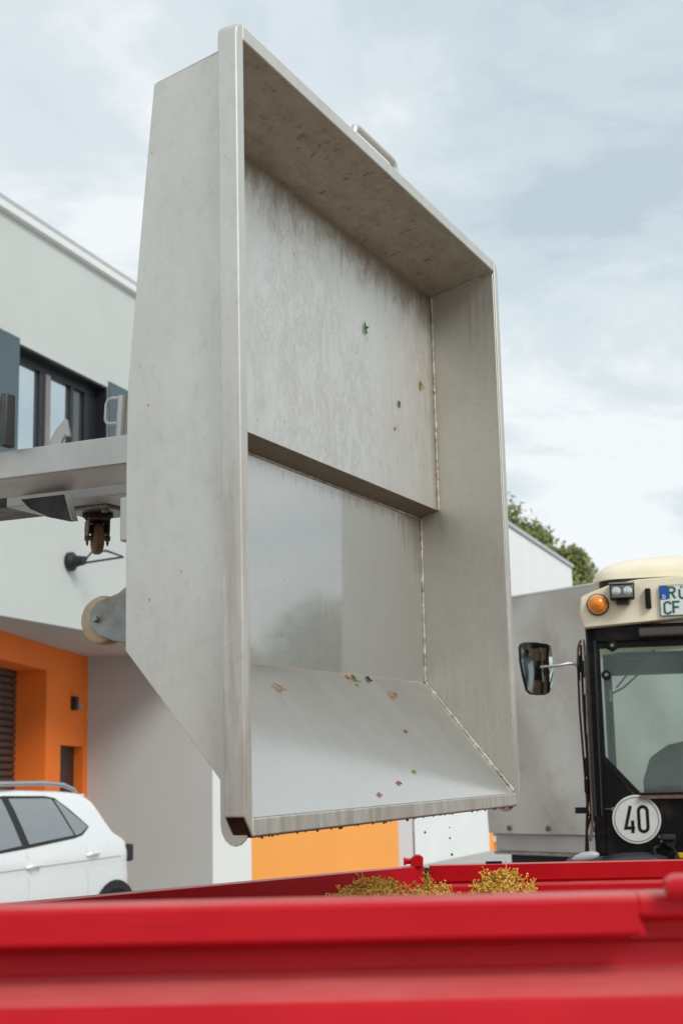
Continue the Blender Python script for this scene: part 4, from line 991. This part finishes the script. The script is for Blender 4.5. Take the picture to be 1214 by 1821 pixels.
# handle on the top rim
h0, h1, hv, hw_ = .535, .765, -.070, .020
MB().tube([(h0, -.024, hw_), (h0, hv + .018, hw_), (h0 + .005, hv + .006, hw_), (h0 + .018, hv, hw_), (h1 - .018, hv, hw_), (h1 - .005, hv + .006, hw_), (h1, hv + .018, hw_), (h1, -.024, hw_)], .0075, 14).build('handle', M_rim, bin_)
# back stiffeners and wheels of the bin
m = MB()
for v_ in (.16, .40): m.box((.05, v_, .184), (WB - .05, v_ + .05, .206))
m.box((.03, .80, .237), (WB - .03, .88, .275))
m.build('back_stiffener', M_frame, bin_, bevel=.003)
def roller(u_, parent):
    b_ = MB()
    out = [(.237, .885), (.30, .905), (.370, .952), (.418, .966), (.434, .984), (.434, 1.010), (.415, 1.028), (.380, 1.042), (.237, 1.072)]   # (w, v)
    for du in (-.030, .026):
        b_.prism([(v, w_) for w_, v in out], 0, u_ + du, u_ + du + .004)
    b_.box((u_ - .030, .90, .2365), (u_ + .030, 1.06, .2405))
    br_ = b_.build('caster', M_zinc, parent, bevel=.001)
    MB().lathe((u_ - .022, .999, .4185), (1, 0, 0), [(0, .036), (.003, .043), (.012, .047), (.032, .047), (.041, .043), (.044, .036)], 36).build('roller', M_nylon, br_)
    MB().lathe((u_ - .040, .999, .4185), (1, 0, 0), [(0, .004), (.002, .0065), (.009, .0065), (.0092, .010), (.074, .010), (.080, .006)], 12).build('axle_bolt', M_zinc, br_)
roller(.20, bin_); roller(1.18, bin_)

# ================================================================ TIPPING FRAME carried by the forklift
fr_ = thing('bin_carrier', 'stainless steel carrying frame with fork channels behind the tipped bin', 'carrier', BM)
def chan(u0, u1, v0, v1, w0, w1, name):
    t = .005; mb = MB()
    mb.box((u0, v0, w0), (u0 + t, v1, w1)); mb.box((u1 - t, v0, w0), (u1, v1, w1))
    mb.box((u0 + t, v0, w0), (u1 - t, v0 + t, w1)); mb.box((u0 + t, v1 - t, w0), (u1 - t, v1, w1))
    return mb.build(name, M_frame, fr_, bevel=.004, seg=3)
c1 = chan(.20, .372, .638, .6955, .262, 1.30, 'fork_channel')
c2 = chan(.458, .628, .650, .6965, .262, .86, 'fork_channel')
MB().box((.24, .60, .2565), (1.2, .69, .2615)).build('hinge_plate', M_frame, fr_)
m = MB(); m.prism([(.699, .650), (.757, .630), (.757, .644), (.745, .69), (.722, .74), (.699, .765)], 0, .384, .402); gs_ = m.build('gusset', M_darksteel, fr_, bevel=.001)
MB().plate((.382, .699, .6495), (.404, .699, .6495), (.404, .757, .6295), (.382, .757, .6295), (0, 0, -1), .002).build('gusset_edge', M_frame, gs_)
# hook
hk = [(.635, .556), (.610, .552), (.585, .541), (.564, .524), (.577, .512), (.596, .519), (.620, .531), (.640, .533)]
hk = [(.640, .576), (.619, .568), (.599, .554), (.582, .535), (.583, .531), (.618, .5225), (.620, .527), (.615, .532), (.622, .539), (.640, .546)]
MB().prism(hk[::-1], 0, .222, .230).build('hook', M_frame, fr_, bevel=.001)
pin = MB().cyl((.29, .640, .448), (.29, .532, .440), .0105, 18).build('locking_pin', M_frame, fr_)
MB().tube([(.29, .536, .440), (.29, .534, .468), (.29, .537, .476), (.29, .545, .480), (.29, .575, .482), (.29, .583, .479), (.29, .587, .472), (.29, .588, .446)], .0042, 10).build('pin_handle', M_frame, pin)
# swivel caster below the second channel
CA = R(48)
def cpt(x, y, z):     # caster frame: x sideways, y down, z along the wheel; swivelled
    return (.60 + x * math.cos(CA) - z * math.sin(CA) * -1, .6975 + y, .712 - x * math.sin(CA) + z * math.cos(CA))
def cmb(mb): mb.v = [cpt(*p) for p in mb.v]; return mb
cs = MB(); cs.box((.535, .6975, .645), (.665, .7045, .765))
for a_, b_ in ((.550, .660), (.550, .750), (.650, .660), (.650, .750)): cs.cyl((a_, .704, b_), (a_, .713, b_), .007, 8)
cso = cs.build('swivel_caster', M_zinc, fr_, bevel=.001)
cmb(MB().lathe((0, .007, 0), (0, 1, 0), [(0, .034), (.006, .036), (.010, .030), (.014, .028)], 24)).build('swivel_head', M_grime, cso)
m = MB()
pl_ = [(.020, -.030), (.020, .040), (.034, .047), (.050, .044), (.074, .018), (.080, .004), (.074, -.006), (.050, -.026)]     # (y, z)
for s_ in (-1, 1): m.prism(pl_, 0, s_ * .023 - .0015, s_ * .023 + .0015)
m.box((-.0215, .0195, -.028), (.0215, .023, .042)); m.box((-.0215, .0235, .040), (.0215, .046, .043))
cmb(m).build('wheel_fork', M_darkzinc, cso)
cmb(MB().lathe((-.013, .062, .006), (1, 0, 0), [(0, .026), (.003, .034), (.008, .0375), (.018, .0375), (.023, .034), (.026, .026)], 32)).build('caster_wheel', M_brownw, cso)
cmb(MB().cyl((-.029, .062, .006), (.029, .062, .006), .006, 10)).build('axle_bolt', M_zinc, cso)

# forklift carriage + mast (left edge of the photo)
fk = thing('forklift_mast', 'dark worn forklift carriage and forks at the left edge carrying the frame', 'forklift', BM)
cp = MB().box((.17, .532, .650), (.185, .622, 1.68)).build('carriage_plate', M_darksteel, fk, bevel=.002)
MB().box((.163, .528, .633), (.192, .637, .649)).build('plate_flange', M_darksteel, cp, bevel=.002)
MB().box((.47, .658, .80), (.62, .692, 1.74)).build('fork', M_darksteel, fk, bevel=.004)
MB().box((.15, .53, 1.68), (1.10, .62, 1.74)).build('carriage_bar', M_darksteel, fk)
for u_ in (.30, 1.0): MB().box((u_, -.3, 1.75), (u_ + .09, 2.85, 1.88)).build('mast_rail', M_darksteel, fk, bevel=.004)
for v_ in (.1, 1.5, 2.6): MB().box((.30, v_, 1.885), (1.09, v_ + .1, 1.93)).build('mast_crossbar', M_darksteel, fk)

# ================================================================ leaves and bits stuck in the bin, falling drops
def binpt(u, v, w): return BM @ Vector((u, v, w))
def put_leaf(name, label, u, v, w, nrm, outline, mat, rot=0, curl=.3, sz=1.0, stem=None, stemmat=None, group=None, cat='leaf'):
    """small curled leaf resting on a panel of the bin"""
    nv = (BM.to_3x3() @ Vector(nrm)).normalized(); ex = BU.normalized(); ex = (ex - nv * ex.dot(nv)).normalized(); ey = nv.cross(ex)
    if ey.z < 0: ey = -ey
    c, s_ = math.cos(rot), math.sin(rot); ax = ex * c + ey * s_; ay = -ex * s_ + ey * c
    t = thing(name, label, cat, frame(binpt(u, v, w) + nv * .0012, ax, nv.cross(ax), nv), group=group)
    m = MB(); n_ = len(outline); h = lambda x, y: .0006 + abs(x) * curl + .0015 * math.sin(y * 400)
    top = [(x * sz, y * sz, abs(h(x * sz, y * sz))) for x, y in outline]; bot = [(x, y, z - .0005) for x, y, z in top]
    ctr = (0, 0, .0006); cb_ = (0, 0, .0001)
    m.add(top + bot + [ctr, cb_], [(i, (i + 1) % n_, 2 * n_) for i in range(n_)] + [((i + 1) % n_ + n_, i + n_, 2 * n_ + 1) for i in range(n_)] + [(i, i + n_, (i + 1) % n_ + n_, (i + 1) % n_) for i in range(n_)])
    m.build('blade', mat, t, smooth=False)
    if stem: MB().tube([(x * sz, y * sz, z) for x, y, z in stem], .0006, 6).build('stalk', stemmat or M_seed, t)
    return t
FW = (0, 0, -1); CH = Vector((0, -.2835, -.2298)).normalized(); CHN = (0, -.629, -.777)
star = [(0, .016), (.003, .006), (.010, .004), (.005, -.001), (.006, -.010), (.001, -.013), (-.003, -.012), (-.004, -.002), (-.003, .008)]
oval = [(0, .012), (.005, .008), (.007, .001), (.006, -.006), (.002, -.012), (-.003, -.010), (-.006, -.004), (-.005, .004), (-.003, .009)]
rag = [(0, .012), (.006, .011), (.003, .004), (.004, -.002), (.010, -.010), (.006, -.010), (.0, -.004), (-.006, .000), (-.003, .005)]
put_leaf('vine_leaf', 'dark green curled leaf scrap with thin stalk, highest on the upper back panel', .927, .254, .1782, FW, star, M_vleaf, 0, .5, 1.15, [(.004, -.010, .001), (.008, -.020, .003), (.011, -.027, .002)], M_vleaf2, 'leaf scraps in the bin')
put_leaf('vine_leaf', 'yellow-green leaf scrap with red stalk beside the right weld seam', 1.285, .312, .1786, FW, oval, M_vleaf2, 0, .5, 1.15, [(.004, 0, .001), (.012, -.001, .003), (.020, -.001, .002)], M_seed2, 'leaf scraps in the bin')
put_leaf('vine_leaf', 'small plain green leaf scrap below the yellow one on the upper back panel', 1.131, .396, .1786, FW, oval, M_vleaf, .3, .3, .85, None, None, 'leaf scraps in the bin')
put_leaf('vine_leaf', 'bright green ragged leaf scrap where the chute meets the lower panel', .915, 1.0905, .2215, CHN, rag, M_vleaf, 0, .4, 1.2, None, None, 'leaf scraps in the bin')
put_leaf('vine_leaf', 'nearly black leaf scrap on the chute crease, right of the bright green one', 1.0, 1.087, .2245, CHN, oval, M_vleaf3, 1.0, .5, 1.0, None, None, 'leaf scraps in the bin')
def husk(label, u, v, w, nrm, mat, L0=.006, rot=.3, wd=.002):
    nv = (BM.to_3x3() @ Vector(nrm)).normalized(); p = binpt(u, v, w) + nv * wd * .8
    ex = BU.normalized(); ex = (ex - nv * ex.dot(nv)).normalized(); ey = nv.cross(ex); d = ex * math.cos(rot) + ey * math.sin(rot)
    o = MB().tube([-d * L0, -d * L0 * .6, Vector((0, 0, 0)), d * L0 * .7, d * L0], [wd * .3, wd * .9, wd, wd * .8, wd * .25], 8).build('grape_husk', mat, None); o.location = p
    tag(o, label, 'grape husk', 'husks and seeds in the bin')
husk('tiny ochre husk low on the upper back panel, under the green leaf', 1.100, .465, .1782, FW, M_seed, .006, 1.5, .0022)
husk('ochre husk in the middle right of the chute', .978, 1.21, .1245, CHN, M_seed, .006, -.8, .0028)
husk('pale ochre husk right of the bright reflection near the pouring edge', .841, 1.30, .0515, CHN, M_vleaf2, .006, -.9, .0022)
husk('rust-red husk above the pouring edge', .710, 1.322, .0335, CHN, M_seed2, .008, -.6, .0022)
husk('ochre husk lowest on the chute', .569, 1.342, .0175, CHN, M_seed, .0065, -.9, .0022)
husk('small orange husk just below the bright green leaf scrap', .905, 1.103, .2115, CHN, M_seed, .0045, -.5, .0022)
husk('orange husk touching the left of the bright green leaf scrap', .885, 1.0865, .2250, CHN, M_seed, .007, -.9, .0030)
husk('speck of brown husk on the right side wall near the top', 1.383, .11, .10, (-1, 0, 0), M_seed2, .004, .8, .0018)
husk('second speck of husk on the right side wall, under the first', 1.383, .30, .10, (-1, 0, 0), M_seed, .005, .8, .0018)
def twig(label, u, v, w, nrm, seed, L0=.02):
    rnd = random.Random(seed); nv = (BM.to_3x3() @ Vector(nrm)).normalized(); p = binpt(u, v, w) + nv * .003
    ex = BU.normalized(); ex = (ex - nv * ex.dot(nv)).normalized(); ey = nv.cross(ex)
    mb = MB(); d = (-ex * .6 + ey * .5).normalized()
    mb.tube([-d * L0 * .5, nv * .002, d * L0 * .5], .0011, 6)
    for j in range(9):
        b = d * L0 * rnd.uniform(-.5, .3); e_ = (ex * rnd.gauss(0, 1) + ey * rnd.gauss(0, 1) + nv * rnd.uniform(0, .6)).normalized() * rnd.uniform(.004, .010)
        mb.tube([b, b + e_], .0009, 5); mb.lathe(b + e_, tuple(e_.normalized()), [(-.002, .0008), (0, .0019), (.0018, .0008)], 7)
    o = mb.build('grape_twig', M_seed, None); o.location = p; tag(o, label, 'twig', 'stem pieces on the chute')
twig('knobbly piece of grape stem on the upper left of the chute', .474, 1.125, .193, CHN, 3)
twig('forked piece of grape stem on the upper right of the chute', 1.077, 1.121, .1965, CHN, 9, .028)
# falling drops
for i, (x, z, r_, lb2) in enumerate(((.162, 1.545, .0016, 'falling juice drop just under the pouring edge'), (.163, 1.511, .0026, 'falling husk-brown drop above the hinge pin'), (.2155, 1.520, .0014, 'falling drop level with the dark one, to its right'), (.2155, 1.498, .0022, 'falling drop in front of the white hall, middle of the right row'), (.2185, 1.464, .0026, 'lowest falling drop in front of the hall base'), (.186, 1.548, .0014, 'small falling drop between the two rows'))):
    o = MB().lathe((0, 0, 0), (0, 0, 1), [(-r_, .0002), (-r_ * .7, r_ * .7), (0, r_), (r_ * .8, r_ * .6), (r_ * 1.5, .0002)], 10).build('juice_drop', M_seed2 if i % 2 else M_grime, None)
    o.location = (x, 3.1, z); tag(o, lb2, 'drop', 'drops falling from the bin')
